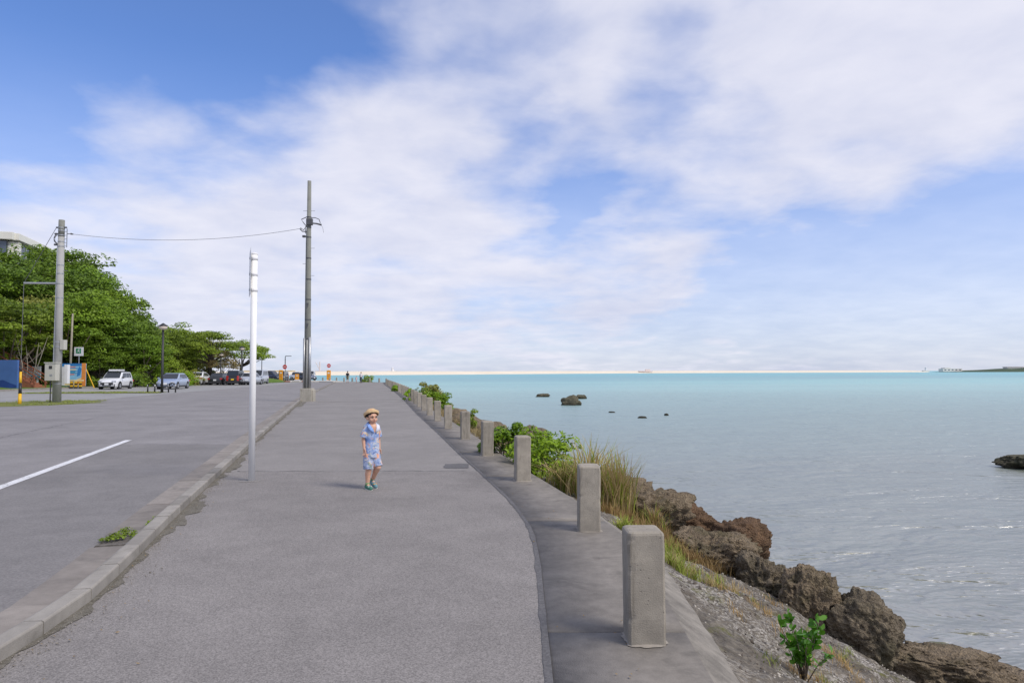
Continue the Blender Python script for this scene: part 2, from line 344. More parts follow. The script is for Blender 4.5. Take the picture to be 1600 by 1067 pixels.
simple('blue_wall', (0.055, 0.13, 0.34), 0.75, 0.12, 0.9)
simple('blue_wall_dark', (0.012, 0.045, 0.20), 0.75, 0.15, 0.9)
simple('wood_red', (0.24, 0.085, 0.045), 0.75, 0.2, 5.0, bump=0.3)
simple('brick_red', (0.30, 0.12, 0.065), 0.85, 0.2, 5.0, bump=0.3)
simple('board_blue', (0.03, 0.20, 0.50), 0.6, 0.1, 3.0)
simple('board_sky', (0.25, 0.52, 0.72), 0.6, 0.12, 3.0)
simple('board_teal', (0.04, 0.32, 0.45), 0.6, 0.15, 3.0)
simple('board_orange', (0.72, 0.27, 0.06), 0.6, 0.1, 3.0)
simple('board_pink', (0.65, 0.28, 0.25), 0.6, 0.1, 3.0)
simple('board_cream', (0.75, 0.62, 0.33), 0.6, 0.1, 3.0)
simple('plaster_white', (0.72, 0.70, 0.63), 0.85, 0.06, 0.5, bump=0.15)
simple('lamp_glass', (0.70, 0.60, 0.50), 0.3, 0.05, 4.0)
simple('building_pale', (0.68, 0.66, 0.60), 0.85, 0.06, 0.05)
simple('pinkish', (0.72, 0.60, 0.56), 0.8, 0.06, 0.1)

def car_paint(name, col, metal=0.0, rough=0.28):
    m, t, p = new_mat(name); v = pos(t, True)
    d = t.rng(t.noise(v, 2.0, 5, 0.6), 0.3, 0.7, 0.94, 1.05)
    mm = t.n('ShaderNodeMix', data_type='RGBA', blend_type='MULTIPLY'); mm.inputs[0].default_value = 1; mm.inputs[6].default_value = (*col, 1); t.link(d, mm.inputs[7])
    t.link(mm.outputs[2], p.inputs['Base Color']); p.inputs['Metallic'].default_value = metal; p.inputs['Roughness'].default_value = rough
    p.inputs['Coat Weight'].default_value = 0.6; p.inputs['Coat Roughness'].default_value = 0.08
car_paint('car_white', (0.74, 0.75, 0.76)); car_paint('car_silver', (0.48, 0.51, 0.56), 0.35)
car_paint('car_silverblue', (0.38, 0.45, 0.58), 0.35); car_paint('car_black', (0.016, 0.018, 0.021))
car_paint('car_darkblue', (0.03, 0.045, 0.09)); car_paint('car_grey', (0.16, 0.17, 0.18), 0.3)
def glass_mat(name, col, rough=0.06):
    m, t, p = new_mat(name); v = pos(t, True)
    c = t.mix(t.noise(v, 1.2, 3, .5), col, tuple(2.0 * x for x in col)); t.link(c, p.inputs['Base Color'])
    p.inputs['Roughness'].default_value = rough; p.inputs['Specular IOR Level'].default_value = 0.6
glass_mat('car_glass', (0.014, 0.017, 0.022)); glass_mat('window_glass', (0.06, 0.075, 0.10), 0.1)
simple('headlight', (0.42, 0.44, 0.48), 0.12, 0.1, 8.0, spec=0.8); simple('taillight', (0.42, 0.02, 0.02), 0.2, 0.1, 8.0, spec=0.8)
simple('plate_white', (0.75, 0.76, 0.76), 0.5, 0.05, 8.0); simple('plate_yellow', (0.85, 0.55, 0.02), 0.5, 0.05, 8.0)
simple('alloy', (0.40, 0.41, 0.43), 0.35, 0.1, 8.0, metal=0.6)

def skin_mat():
    m, t, p = new_mat('skin'); v = pos(t, True)
    c = t.mix(t.rng(t.noise(v, 14.0, 4, .6), .3, .7), (0.56, 0.31, 0.205), (0.68, 0.40, 0.28))
    t.link(c, p.inputs['Base Color']); p.inputs['Roughness'].default_value = 0.5
    p.inputs['Subsurface Weight'].default_value = 0.15; p.inputs['Subsurface Radius'].default_value = (0.02, 0.008, 0.004); p.inputs['Subsurface Scale'].default_value = 0.3
skin_mat()
def print_cloth(name, seed, ba=(0.15, 0.26, 0.58), bb=(0.40, 0.50, 0.74)):
    """blue resort-print cotton: navy leaves, coral and cream blossoms on pale blue"""
    m, t, p = new_mat(name); v = t.mapping(pos(t, True), loc=(seed, seed * 1.7, seed * .6))
    nz = t.n('ShaderNodeTexNoise'); t.link(v, nz.inputs['Vector']); nz.inputs['Scale'].default_value = 26.0
    sc = t.n('ShaderNodeVectorMath', operation='SCALE'); t.link(nz.outputs['Color'], sc.inputs[0]); sc.inputs['Scale'].default_value = 0.05
    vv = t.vmath('ADD', v, sc.outputs[0])
    c = t.mix(t.rng(t.noise(v, 12.0, 4, .6), .35, .65), ba, bb)
    a = t.noise(vv, 24.0, 4, .6, .6); c = t.mix(t.rng(a, 0.54, 0.64), c, (0.07, 0.12, 0.33))
    d = t.noise(t.mapping(vv, loc=(3, 5, 1)), 18.0, 4, .6, .4); c = t.mix(t.rng(d, 0.54, 0.64), c, (0.58, 0.60, 0.60))
    g = t.noise(t.mapping(vv, loc=(8, 1, 4)), 20.0, 3, .6, .4); c = t.mix(t.rng(g, 0.58, 0.66), c, (0.20, 0.27, 0.25))
    f = t.noise(t.mapping(vv, loc=(1, 2, 9)), 11.0, 3, .55, .5); c = t.mix(t.rng(f, 0.57, 0.65), c, (0.72, 0.36, 0.22))
    f2 = t.noise(t.mapping(vv, loc=(4, 2, 3)), 12.0, 3, .55, .5); c = t.mix(t.rng(f2, 0.60, 0.66), c, (0.74, 0.58, 0.40))
    t.link(c, p.inputs['Base Color']); p.inputs['Roughness'].default_value = 0.85
    t.link(t.bump(t.noise(v, 22.0, 3, .6), 0.6, 0.012), p.inputs['Normal'])
print_cloth('print_shirt', 0.3, (0.17, 0.27, 0.55), (0.42, 0.51, 0.72)); print_cloth('print_shorts', 2.2, (0.24, 0.32, 0.52), (0.48, 0.53, 0.66))
simple('collar_blue', (0.22, 0.36, 0.70), 0.85, 0.15, 20.0); simple('collar_pale', (0.66, 0.66, 0.74), 0.85, 0.15, 25.0)
def straw_mat():
    m, t, p = new_mat('straw'); v = pos(t, True)
    wv = t.n('ShaderNodeTexWave'); t.link(v, wv.inputs['Vector']); wv.inputs['Scale'].default_value = 55.0; wv.inputs['Distortion'].default_value = 3.0; wv.bands_direction = 'Z'
    c = t.mix(wv.outputs['Fac'], (0.52, 0.34, 0.17), (0.76, 0.55, 0.31)); t.link(c, p.inputs['Base Color']); p.inputs['Roughness'].default_value = 0.8
    t.link(t.bump(wv.outputs['Fac'], 0.5, 0.003), p.inputs['Normal'])
straw_mat()
simple('hair', (0.013, 0.010, 0.009), 0.5, 0.2, 30.0); simple('lip', (0.42, 0.13, 0.11), 0.5, 0.1, 30.0); simple('eye_dark', (0.012, 0.009, 0.008), 0.2, 0.1, 20.0); simple('eye_white', (0.40, 0.36, 0.34), 0.3, 0.05, 20.0)
simple('shoe_green', (0.06, 0.20, 0.14), 0.7, 0.35, 40.0); simple('shoe_teal', (0.13, 0.27, 0.31), 0.7, 0.2, 25.0); simple('shoe_sole', (0.62, 0.62, 0.58), 0.7, 0.1, 20.0); simple('sock', (0.16, 0.26, 0.12), 0.9, 0.15, 30.0)
simple('cloth_black', (0.02, 0.021, 0.025), 0.9, 0.2, 8.0); simple('cloth_white', (0.72, 0.70, 0.70), 0.9, 0.1, 8.0); simple('cloth_pink', (0.70, 0.50, 0.50), 0.9, 0.1, 8.0); simple('cloth_navy', (0.06, 0.07, 0.11), 0.9, 0.15, 8.0); simple('cloth_khaki', (0.20, 0.18, 0.10), 0.9, 0.15, 8.0)

# ================================================================== mesh helpers
class MB:
    def __init__(s): s.v = []; s.f = []; s.m = []
    def add(s, vs_, fs, mi=0):
        o = len(s.v); s.v.extend(tuple(p) for p in vs_); s.f.extend(tuple(i + o for i in f) for f in fs); s.m.extend([mi] * len(fs)); return s
    def box(s, c, size, rz=0.0, mi=0, taper=1.0, mat=None):
        x, y, z = (k / 2 for k in size); pts = []
        for sz in (-1, 1):
            tp = taper if sz > 0 else 1.0
            for sx, sy in ((-1, -1), (1, -1), (1, 1), (-1, 1)): pts.append(Vector((sx * x * tp, sy * y * tp, sz * z)))
        M_ = Matrix.Rotation(rz, 3, 'Z') if mat is None else mat
        pts = [M_ @ p + Vector(c) for p in pts]
        return s.add(pts, [(0, 3, 2, 1), (4, 5, 6, 7), (0, 1, 5, 4), (1, 2, 6, 5), (2, 3, 7, 6), (3, 0, 4, 7)], mi)
    def tube(s, path, radii, n=8, mi=0, cap=True):
        path = [Vector(p) for p in path]
        if not hasattr(radii, '__len__'): radii = [radii] * len(path)
        o = len(s.v); rings = []; ref = None
        for i, p in enumerate(path):
            a = path[max(0, i - 1)]; b = path[min(len(path) - 1, i + 1)]; d = (b - a).normalized()
            if ref is None: ref = Vector((1, 0, 0)) if abs(d.z) > 0.7 else Vector((0, 0, 1))
            u = d.cross(ref).normalized(); v = d.cross(u).normalized();
            if u.length < 1e-6: u = d.orthogonal().normalized(); v = d.cross(u)
            rings.append([p + (u * math.cos(2 * math.pi * k / n) + v * math.sin(2 * math.pi * k / n)) * radii[i] for k in range(n)])
        vv = [p for r in rings for p in r]; ff = []
        for i in range(len(rings) - 1):
            for k in range(n): ff.append((i * n + k, i * n + (k + 1) % n, (i + 1) * n + (k + 1) % n, (i + 1) * n + k))
        if cap: ff.append(tuple(range(n))[::-1]); ff.append(tuple((len(rings) - 1) * n + k for k in range(n)))
        return s.add(vv, ff, mi)
    def ball(s, c, r, seg=16, rings=10, mi=0, rot=None):
        if not hasattr(r, '__len__'): r = (r, r, r)
        vv = []; ff = []
        for i in range(rings + 1):
            th = math.pi * i / rings
            for k in range(seg):
                a = 2 * math.pi * k / seg; p = Vector((r[0] * math.sin(th) * math.cos(a), r[1] * math.sin(th) * math.sin(a), r[2] * math.cos(th)))
                if rot is not None: p = rot @ p
                vv.append(p + Vector(c))
        for i in range(rings):
            for k in range(seg): ff.append((i * seg + k, (i + 1) * seg + k, (i + 1) * seg + (k + 1) % seg, i * seg + (k + 1) % seg))
        return s.add(vv, ff, mi)
    def caps(s, p0, p1, r0, r1, n=14):
        s.tube([p0, p1], [r0, r1], n); s.ball(p0, r0, n, 10); s.ball(p1, r1, n, 10); return s
    def lathe(s, prof, n=24, mi=0, c=(0, 0, 0), sx=1.0, sy=1.0):
        vv = [(c[0] + r * sx * math.cos(2 * math.pi * k / n), c[1] + r * sy * math.sin(2 * math.pi * k / n), c[2] + z) for r, z in prof for k in range(n)]
        ff = [(i * n + k, i * n + (k + 1) % n, (i + 1) * n + (k + 1) % n, (i + 1) * n + k) for i in range(len(prof) - 1) for k in range(n)]
        return s.add(vv, ff, mi)
    def prism(s, poly, y0, y1, mi=0):
        n = len(poly); vv = [(x, y0, z) for x, z in poly] + [(x, y1, z) for x, z in poly]
        ff = [tuple(range(n)), tuple(range(n, 2 * n))[::-1]] + [(i, n + i, n + (i + 1) % n, (i + 1) % n) for i in range(n)]
        return s.add(vv, ff, mi)
    def mesh(s, name, mats, smooth=False):
        me = bpy.data.meshes.new(name); me.from_pydata(s.v, [], s.f)
        for m in (mats if isinstance(mats, (list, tuple)) else [mats]): me.materials.append(MATS[m])
        if any(s.m): me.polygons.foreach_set('material_index', s.m)
        bm = bmesh.new(); bm.from_mesh(me); bmesh.ops.recalc_face_normals(bm, faces=bm.faces); bm.to_mesh(me); bm.free()
        if smooth: me.polygons.foreach_set('use_smooth', [True] * len(me.polygons))
        me.update(); return me
    def build(s, name, mats, parent=None, smooth=False, bevel=0.0, loc=(0, 0, 0), seg=2):
        o = bpy.data.objects.new(name, s.mesh(name, mats, smooth)); COL.objects.link(o); o.location = loc
        if parent is not None: o.parent = parent
        if bevel > 0:
            b = o.modifiers.new('bevel', 'BEVEL'); b.width = bevel; b.segments = seg; b.limit_method = 'ANGLE'; b.angle_limit = R(35)
        return o
def np_obj(name, verts, faces, mats, parent=None, smooth=False, loc=(0, 0, 0)):
    """verts (n,3) array, faces (m,k) array of equal size polygons"""
    me = bpy.data.meshes.new(name); verts = np.asarray(verts, np.float32); faces = np.asarray(faces, np.int32); k = faces.shape[1]
    me.vertices.add(len(verts)); me.vertices.foreach_set('co', verts.ravel())
    me.loops.add(faces.size); me.loops.foreach_set('vertex_index', faces.ravel())
    me.polygons.add(len(faces)); me.polygons.foreach_set('loop_start', np.arange(0, faces.size, k, dtype=np.int32))
    me.update(calc_edges=True); me.validate()
    for m in (mats if isinstance(mats, (list, tuple)) else [mats]): me.materials.append(MATS[m])
    if smooth: me.polygons.foreach_set('use_smooth', [True] * len(me.polygons))
    o = bpy.data.objects.new(name, me); COL.objects.link(o); o.location = loc
    if parent is not None: o.parent = parent
    return o
def tag(o, label, cat, group=None):
    o['label'] = label; o['category'] = cat
    if group: o['group'] = group
    return o
def thing(name, label, cat, loc=(0, 0, 0), rz=0.0, group=None):
    o = bpy.data.objects.new(name, None); COL.objects.link(o); o.location = loc; o.rotation_euler = (0, 0, rz); o.empty_display_size = 0.1
    return tag(o, label, cat, group)
def struct(o): o['kind'] = 'structure'; return o
def stuff(o): o['kind'] = 'stuff'; return o
def copy_tree(o, parent=None):
    c = o.copy(); COL.objects.link(c)
    if parent is not None: c.parent = parent
    for ch in list(o.children): copy_tree(ch, c)
    return c

def spline(pts):
    """x as a smooth function of y through the given (x, y) points"""
    P = np.array(pts, float); xs, ys = P[:, 0], P[:, 1]
    d = np.gradient(xs, ys)
    def f(y):
        y = np.asarray(y, float); i = np.clip(np.searchsorted(ys, y) - 1, 0, len(ys) - 2)
        h = ys[i + 1] - ys[i]; t = (y - ys[i]) / h
        t = np.clip(t, 0, 1)
        return (2*t**3-3*t**2+1)*xs[i] + (t**3-2*t**2+t)*h*d[i] + (-2*t**3+3*t**2)*xs[i+1] + (t**3-t**2)*h*d[i+1]
    return f
# plan of the promenade in metres (camera at the origin, +Y along the view)
kerb_x = spline([(-2.62, -12), (-2.68, 0), (-2.74, 3.7), (-2.83, 4.56), (-2.96, 5.1), (-3.1, 5.62), (-3.46, 6.87), (-4.52, 10.78), (-5.36, 13.9), (-8.4, 25.5), (-11.38, 36.9), (-14.6, 50.2), (-20.5, 76), (-26.5, 102.5), (-27.5, 107)])
inner_x = spline([(0.19, -12), (0.19, 0), (0.19, 3.5), (0.2, 4.44), (0.21, 6.0), (0.19, 6.67), (0.08, 7.63), (-0.40, 10.18), (-0.97, 12.93), (-1.76, 16.86), (-3.27, 24.2), (-6.6, 41), (-11.4, 64), (-16.9, 90), (-19.4, 103), (-20.2, 107)])
outer_x = spline([(1.0, -12), (1.0, 0), (1.0, 3.47), (1.04, 4.66), (1.05, 6.5), (0.93, 7.3), (0.75, 8.3), (0.46, 9.7), (0.24, 10.7), (-0.78, 15.87), (-1.65, 20.3), (-2.5, 24.2), (-5.8, 41), (-10.6, 64), (-16.1, 90), (-18.6, 103), (-19.4, 107)])

def ribbon(name, fa, fb, ys, z, mat, cols=1, zf=None):
    """sheet between two x(y) lines"""
    ys = np.asarray(ys, float); a = fa(ys); b = fb(ys); vv = []; 
    for j in range(cols + 1):
        t = j / cols; x = a * (1 - t) + b * t
        vv.append(np.stack([x, ys, np.full_like(ys, z) if zf is None else zf(x, ys)], 1))
    V = np.stack(vv, 1).reshape(-1, 3); n = cols + 1; F = []
    for i in range(len(ys) - 1):
        for j in range(cols): F.append((i*n+j, i*n+j+1, (i+1)*n+j+1, (i+1)*n+j))
    return np_obj(name, V, F, mat)
def off(f, d): return lambda y: f(y) + d
Yn = np.concatenate([np.linspace(-12, 16, 113), np.linspace(16.5, 107, 120)])

# ================================================================== setting: land, road, path, sea
SEA_Z = -1.7
coast = [(-19.3, 107), (-23, 112), (-30, 121), (-38, 134), (-50, 160), (-75, 220), (-130, 330), (-400, 700), (-2500, 2500)]
gp = [(-6000, -3000), (1.0, -3000)] + [(float(outer_x(y)) - .05, y) for y in np.linspace(-12, 107, 60)] + coast[1:] + [(-6000, 2500)]
gb = bmesh.new(); vsl = [gb.verts.new((x, y, -0.03)) for x, y in gp]; f = gb.faces.new(vsl)
lo = [gb.verts.new((x + .4, y + .4, -2.6)) for x, y in gp[1:-1]]
for i in range(len(lo) - 1): gb.faces.new((vsl[i + 1], vsl[i + 2], lo[i + 1], lo[i]))
bmesh.ops.triangulate(gb, faces=[f]); bmesh.ops.recalc_face_normals(gb, faces=gb.faces)
me = bpy.data.meshes.new('ground'); gb.to_mesh(me); gb.free(); me.materials.append(MATS['ground_land'])
struct_o = bpy.data.objects.new('ground', me); COL.objects.link(struct_o); struct(struct_o)

sea = MB().add([(-6000, -3000, SEA_Z), (9000, -3000, SEA_Z), (9000, 12000, SEA_Z), (-6000, 12000, SEA_Z)], [(0, 1, 2, 3)]).build('sea', 'sea_water'); struct(sea)

GUT = 0.34
road = ribbon('road', lambda y: np.full_like(y, -24.5) - np.maximum(0, y - 40) * .12, off(kerb_x, -0.14 - GUT), Yn, 0.0, 'asphalt_road', 4); struct(road)
lot = MB().add([(-46, -12, -0.012), (-24.3, -12, -0.012), (-24.3, 40, -0.012), (-32, 107, -0.012), (-46, 107, -0.012)], [(0, 1, 2, 3, 4)]).build('parking_lot', 'asphalt_lot'); struct(lot)
far_lot = MB().add([(-58, 107.1, -0.008), (-21.5, 107.1, -0.008), (-31, 121, -0.008), (-39, 134, -0.008), (-51, 160, -0.008), (-60, 175, -0.008), (-90, 175, -0.008)], [(0, 1, 2, 3, 4, 5, 6)]).build('far_parking_lot', 'asphalt_lot'); struct(far_lot)
line_x = lambda y: -6.97 + (y - 9.4) * -0.292
lane = ribbon('road_lane_patch', line_x, off(kerb_x, -0.14 - GUT), np.linspace(-12, 14.87, 60), 0.004, 'asphalt_lane', 4); struct(lane)
wl = ribbon('road_marking', lambda y: line_x(y) - .075, lambda y: line_x(y) + .075, np.linspace(5.0, 15.82, 40), 0.009, 'paint_white_line', 2); struct(wl)
wl2 = ribbon('road_marking', lambda y: line_x(y) - .075, lambda y: line_x(y) + .075, np.linspace(-8.0, 0, 10), 0.009, 'paint_white_line', 2); struct(wl2)
# footpath: coarse open asphalt in front, smoother older asphalt beyond the seam
seam = 10.74
fp = ribbon('footpath', off(kerb_x, -.02), off(inner_x, -.012), [y for y in Yn if y < seam] + [seam], 0.004, 'asphalt_coarse', 6); struct(fp)
fp2 = ribbon('footpath', off(kerb_x, -.02), off(inner_x, -.012), [seam] + [y for y in Yn if y > seam and y < 35.9] + [35.9], 0.0, 'asphalt_path', 6); struct(fp2)
fp3 = ribbon('footpath', off(kerb_x, -.02), off(inner_x, -.012), [35.9] + [y for y in Yn if y > 35.9], 0.003, 'asphalt_path', 6); struct(fp3)
# square asphalt repairs in the footpath
def patch(name, cx, cy, sx, sy, z, mat, wob=.08, n=26, seed=0):
    r = np.random.default_rng(seed); pts = []
    for k in range(n):
        a = 2 * math.pi * k / n; q = (abs(math.cos(a))**9 + abs(math.sin(a))**9) ** (-1/9)
        q *= 1 + r.uniform(-wob, wob); pts.append((cx + sx * q * math.cos(a), cy + sy * q * math.sin(a), z))
    return struct(MB().add(pts, [tuple(range(n))]).build(name, mat))
patch('footpath_repair', -0.93, 11.35, 0.20, 0.28, 0.004, 'asphalt_dark', .12, seed=1)

# dirt that has gathered along the foot of the kerb
def dirt_edge():
    ys = np.concatenate([np.linspace(2.5, 12, 520), np.linspace(12.05, 37, 300)]); a = kerb_x(ys) + .0; wd = []
    for y in ys:
        nz = mnoise.fractal(Vector((3.1, y * 1.7, 0)), 1.0, 2.0, 5); wd.append(max(0.008, 0.055 + 0.11 * nz + (0.12 if 7.0 < y < 8.3 else 0) + (.10 if 10.7 < y < 12.6 else 0) + (.25 if 31 < y < 36 else 0)))
    V = np.concatenate([np.stack([a - .01, ys, np.full_like(ys, .012)], 1), np.stack([a + np.array(wd), ys, np.full_like(ys, .0085)], 1)]); n = len(ys)
    struct(np_obj('dirt_strip', V, [(i, n + i, n + i + 1, i + 1) for i in range(n - 1)], 'gravel_dirt'))
dirt_edge()
def pebbles():
    r = np.random.default_rng(5); V = []; F = []
    base = np.array([(1,0,0),(-1,0,0),(0,1,0),(0,-1,0),(0,0,1),(0,0,-1)], float); fc = [(0,2,4),(2,1,4),(1,3,4),(3,0,4),(2,0,5),(1,2,5),(3,1,5),(0,3,5)]
    for k in range(900):
        y = 3 + 12 * r.random() ** 1.3; x = float(kerb_x(y)) + abs(r.normal(0, .10)) + .012; s = r.uniform(.002, .006) * (1 + .6 * (r.random() > .93))
        V.append(base * s * r.uniform(.6, 1.3, (6, 1)) + (x, y, .012)); F.append(np.array(fc) + 6 * k)
    o = np_obj('gravel', np.concatenate(V), np.concatenate(F), 'concrete_mortar'); stuff(o); o['label'] = 'loose grit gathered along the foot of the kerb'
pebbles()
# dark open joint between asphalt and concrete
def joint():
    ys = np.linspace(-2, 60, 900); b = inner_x(ys); wd = np.array([0.014 + 0.016 * max(0, mnoise.fractal(Vector((9, y * 3.0, 1)), 1, 2, 4) + .25) for y in ys])
    V = np.concatenate([np.stack([b - .012 - wd, ys, np.full_like(ys, .0085)], 1), np.stack([b + .006 + wd * .3, ys, np.full_like(ys, .0105)], 1)]); n = len(ys)
    struct(np_obj('expansion_joint', V, [(i, n + i, n + i + 1, i + 1) for i in range(n - 1)], 'asphalt_dark'))
joint()

def crack(name, pts, z, wd, seed, mat='asphalt_dark'):
    rng = np.random.default_rng(seed); P = []
    for (x0, y0), (x1, y1) in zip(pts[:-1], pts[1:]):
        n = max(2, int(math.hypot(x1 - x0, y1 - y0) / .12))
        for k in range(n): P.append((x0 + (x1 - x0) * k / n + rng.normal() * .02, y0 + (y1 - y0) * k / n + rng.normal() * .025))
    P = np.array(P); d = np.gradient(P, axis=0); d /= np.linalg.norm(d, axis=1, keepdims=True); nn = np.stack([-d[:, 1], d[:, 0]], 1); w_ = wd * rng.uniform(.35, 1.2, (len(P), 1)) / 2; n = len(P)
    V = np.concatenate([np.c_[P + nn * w_, np.full(n, z)], np.c_[P - nn * w_, np.full(n, z)]])
    struct(np_obj(name, V, [(i, i + 1, n + i + 1, n + i) for i in range(n - 1)], mat))
crack('road_crack', [(-8.2, 14.9), (-7.6, 14.92), (-6.4, 14.88)], .0125, .030, 1)
crack('road_crack', [(-22, 22.4), (-15, 22.9), (-9.5, 22.5)], .004, .035, 2)
crack('road_crack', [(-11, 12.2), (-12.5, 17), (-14.5, 24)], .004, .025, 3)
crack('road_crack', [(-20, 30.5), (-14, 31.5), (-10.4, 31.2)], .004, .045, 5)
crack('footpath_crack', [(-4.35, 10.80), (-2.6, 10.77), (-.6, 10.79)], .0065, .022, 6)
crack('footpath_crack', [(-10.2, 35.85), (-8, 35.95), (-5.7, 35.9)], .0075, .06, 7)
crack('footpath_crack', [(-5.1, 20.1), (-4.2, 20.6), (-2.9, 20.4)], .0045, .018, 8)
def litter():
    rng = np.random.default_rng(77); C = []
    for k in range(170):
        y = 3.5 + 16 * rng.random() ** 1.3
        x = float(kerb_x(y)) + abs(rng.normal(0, .25)) + .03 if k < 110 else float(inner_x(y)) + rng.normal(.35, .3)
        C.append((x, y, .016))
    C = np.array(C); N = rng.normal(size=C.shape) * .25 + [0, 0, 1]; V, F = leaf_quads(C, N, .022, rng, 2.0, .05); o = np_obj('leaf_litter', V, F, 'grass_brown'); stuff(o); o['label'] = 'small dry leaves scattered along the edges of the footpath'
LITTER = litter
# ---------------- concrete apron slabs along the sea edge
apron = ribbon('seawall_apron', inner_x, off(outer_x, -.012), Yn, -0.016, 'concrete_dark', 2); struct(apron)
ab = [-9.2, -6.2, -3.2, -.1, 4.13, 7.15, 10.15]
while ab[-1] < 104: ab.append(ab[-1] + 3.05)
for i in range(len(ab) - 1):
    ys = np.linspace(ab[i] + .005, ab[i + 1] - .005, 16); n = len(ys); a, b = inner_x(ys), outer_x(ys); tilt = .0015 * ((i * 7) % 3)
    V = np.concatenate([np.stack([a, ys, np.full(n, .006 + tilt)], 1), np.stack([b, ys, np.full(n, .004 + tilt)], 1), np.stack([a, ys, np.full(n, -.1)], 1), np.stack([b, ys, np.full(n, -.1)], 1)])
    F = [(k, n + k, n + k + 1, k + 1) for k in range(n - 1)] + [(2*n+k, k, k+1, 2*n+k+1) for k in range(n - 1)] + [(n+k, 3*n+k, 3*n+k+1, n+k+1) for k in range(n - 1)] + [(0, 2*n, 3*n, n), (n-1, 2*n-1, 4*n-1, 3*n-1)]
    np_obj('slab', V, F, 'concrete_apron', apron)

# ---------------- kerb stones and gutter
def along(f, y0, step, y1):
    ys = [y0]
    while ys[-1] < y1:
        y = ys[-1]; s = float(f(y + .05) - f(y - .05)) / .1; ys.append(y + step / math.sqrt(1 + s * s))
    return ys
KH, KW = 0.095, 0.14
def sweep(name, f, y0, y1, n, prof, mat, parent=None):
    ys = np.linspace(y0, y1, n); x = f(ys); sl = np.gradient(f(np.linspace(y0 - .01, y1 + .01, n)), ys) if n > 2 else np.full(n, float(f(y1) - f(y0)) / (y1 - y0))
    nx, ny = 1 / np.sqrt(1 + sl**2), -sl / np.sqrt(1 + sl**2); m = len(prof)
    V = np.stack([np.stack([x + u * nx, ys + u * ny, np.full(n, z)], 1) for u, z in prof], 1).reshape(-1, 3)
    F = [(i*m+j, i*m+(j+1) % m, (i+1)*m+(j+1) % m, (i+1)*m+j) for i in range(n - 1) for j in range(m)]
    mb = MB(); mb.add(V, F + [tuple(range(m)), tuple((n-1)*m+j for j in range(m))]); return mb.build(name, mat, parent)
kprof = [(0, -.05), (0, KH - .012), (-.004, KH - .004), (-.013, KH), (-KW + .03, KH), (-KW + .01, KH - .008), (-KW, KH - .03), (-KW - .01, -.05)]
core = [(-.012, -.05), (-.012, KH - .014), (-KW + .012, KH - .016), (-KW + .006, -.05)]
kerb = sweep('kerb', kerb_x, -4, 106.5, 260, core, 'concrete_dark'); struct(kerb)
ks = along(kerb_x, -2.55, .605, 60)
for i in range(len(ks) - 1):
    o = sweep('kerb_stone', kerb_x, ks[i] + .006, ks[i + 1] - .006, 2, kprof, 'concrete_kerb', kerb)
    o.location.z = random.uniform(-.003, .003)
sweep('kerb_far_run', kerb_x, ks[-1] + .006, 106.6, 60, kprof, 'concrete_kerb', kerb)
gutter = ribbon('gutter', off(kerb_x, -KW - GUT - .01), off(kerb_x, -KW + .03), Yn, -0.01, 'concrete_dark', 1); struct(gutter)
gs = along(kerb_x, -2.6, 1.82, 60)
gprof = [(-KW - .002, -.03), (-KW - .002, .006), (-KW - GUT, .010), (-KW - GUT, -.03)]
GRATE = (6.25, 6.74)
for i in range(len(gs) - 1):
    a, b = gs[i] + .013, gs[i + 1] - .013
    for (p_, q_) in ([(a, b)] if b < GRATE[0] or a > GRATE[1] else [(a, min(b, GRATE[0])), (max(a, GRATE[1]), b)]):
        if q_ - p_ > .08: sweep('gutter_slab', kerb_x, p_, q_, 4, gprof, 'concrete_gutter', gutter)
sweep('gutter_far_run', kerb_x, gs[-1] + .01, 106, 60, gprof, 'concrete_gutter', gutter)

# ---------------- revetment below the apron
def tang(f, y): return float(f(y + .2) - f(y - .2)) / .4
def slope_z(u, y, x):
    """height of the revetment u metres out from the apron edge"""
    if u < .03: return -.03 * u / .03
    if u < .22: return -.03 - (u - .03) * .62
    z = -.148 - (u - .22) * .50
    k = min(1, (u - .22) / .4)
    z += k * (.09 * mnoise.fractal(Vector((x * .9, y * .9, 2)), 1, 2, 4) + .05 * mnoise.fractal(Vector((x * 4, y * 4, 5)), .9, 2, 5))
    return z
def edge_pt(u, y):
    s = tang(outer_x, y); q = math.sqrt(1 + s * s); return float(outer_x(y)) + u / q, y - u * s / q
def on_slope(u, y):
    x, yy = edge_pt(u, y); return Vector((x, yy, slope_z(u, y, x)))
def build_slope():
    ys = np.concatenate([np.arange(-3, 14, .05), np.arange(14, 40, .2), np.arange(40, 107.2, .8)])
    us = np.concatenate([np.linspace(.22, 3.4, 66), np.linspace(3.5, 6.5, 20)])
    V = []; n = len(us)
    for y in ys:
        for u in us:
            x, yy = edge_pt(u, y); V.append((x, yy, slope_z(u, y, x)))
    F = [(i*n+j, i*n+j+1, (i+1)*n+j+1, (i+1)*n+j) for i in range(len(ys) - 1) for j in range(n - 1)]
    o = np_obj('revetment', V, F, 'revetment', smooth=True); struct(o)
    us2 = [0.0, .015, .03, .09, .15, .19, .235]; V = []; n = len(us2)
    for y in ys:
        for u in us2:
            x, yy = edge_pt(u, y); z = .002 if u == 0 else slope_z(u, y, x) + (.016 * mnoise.fractal(Vector((x * 6, y * 2.2, 7)), .8, 2, 4) if u > .05 else 0) + .012
            V.append((x, yy, z))
    F = [(i*n+j, i*n+j+1, (i+1)*n+j+1, (i+1)*n+j) for i in range(len(ys) - 1) for j in range(n - 1)]
    o = np_obj('seawall_haunch', V, F, 'concrete_haunch', smooth=True); struct(o)
build_slope()

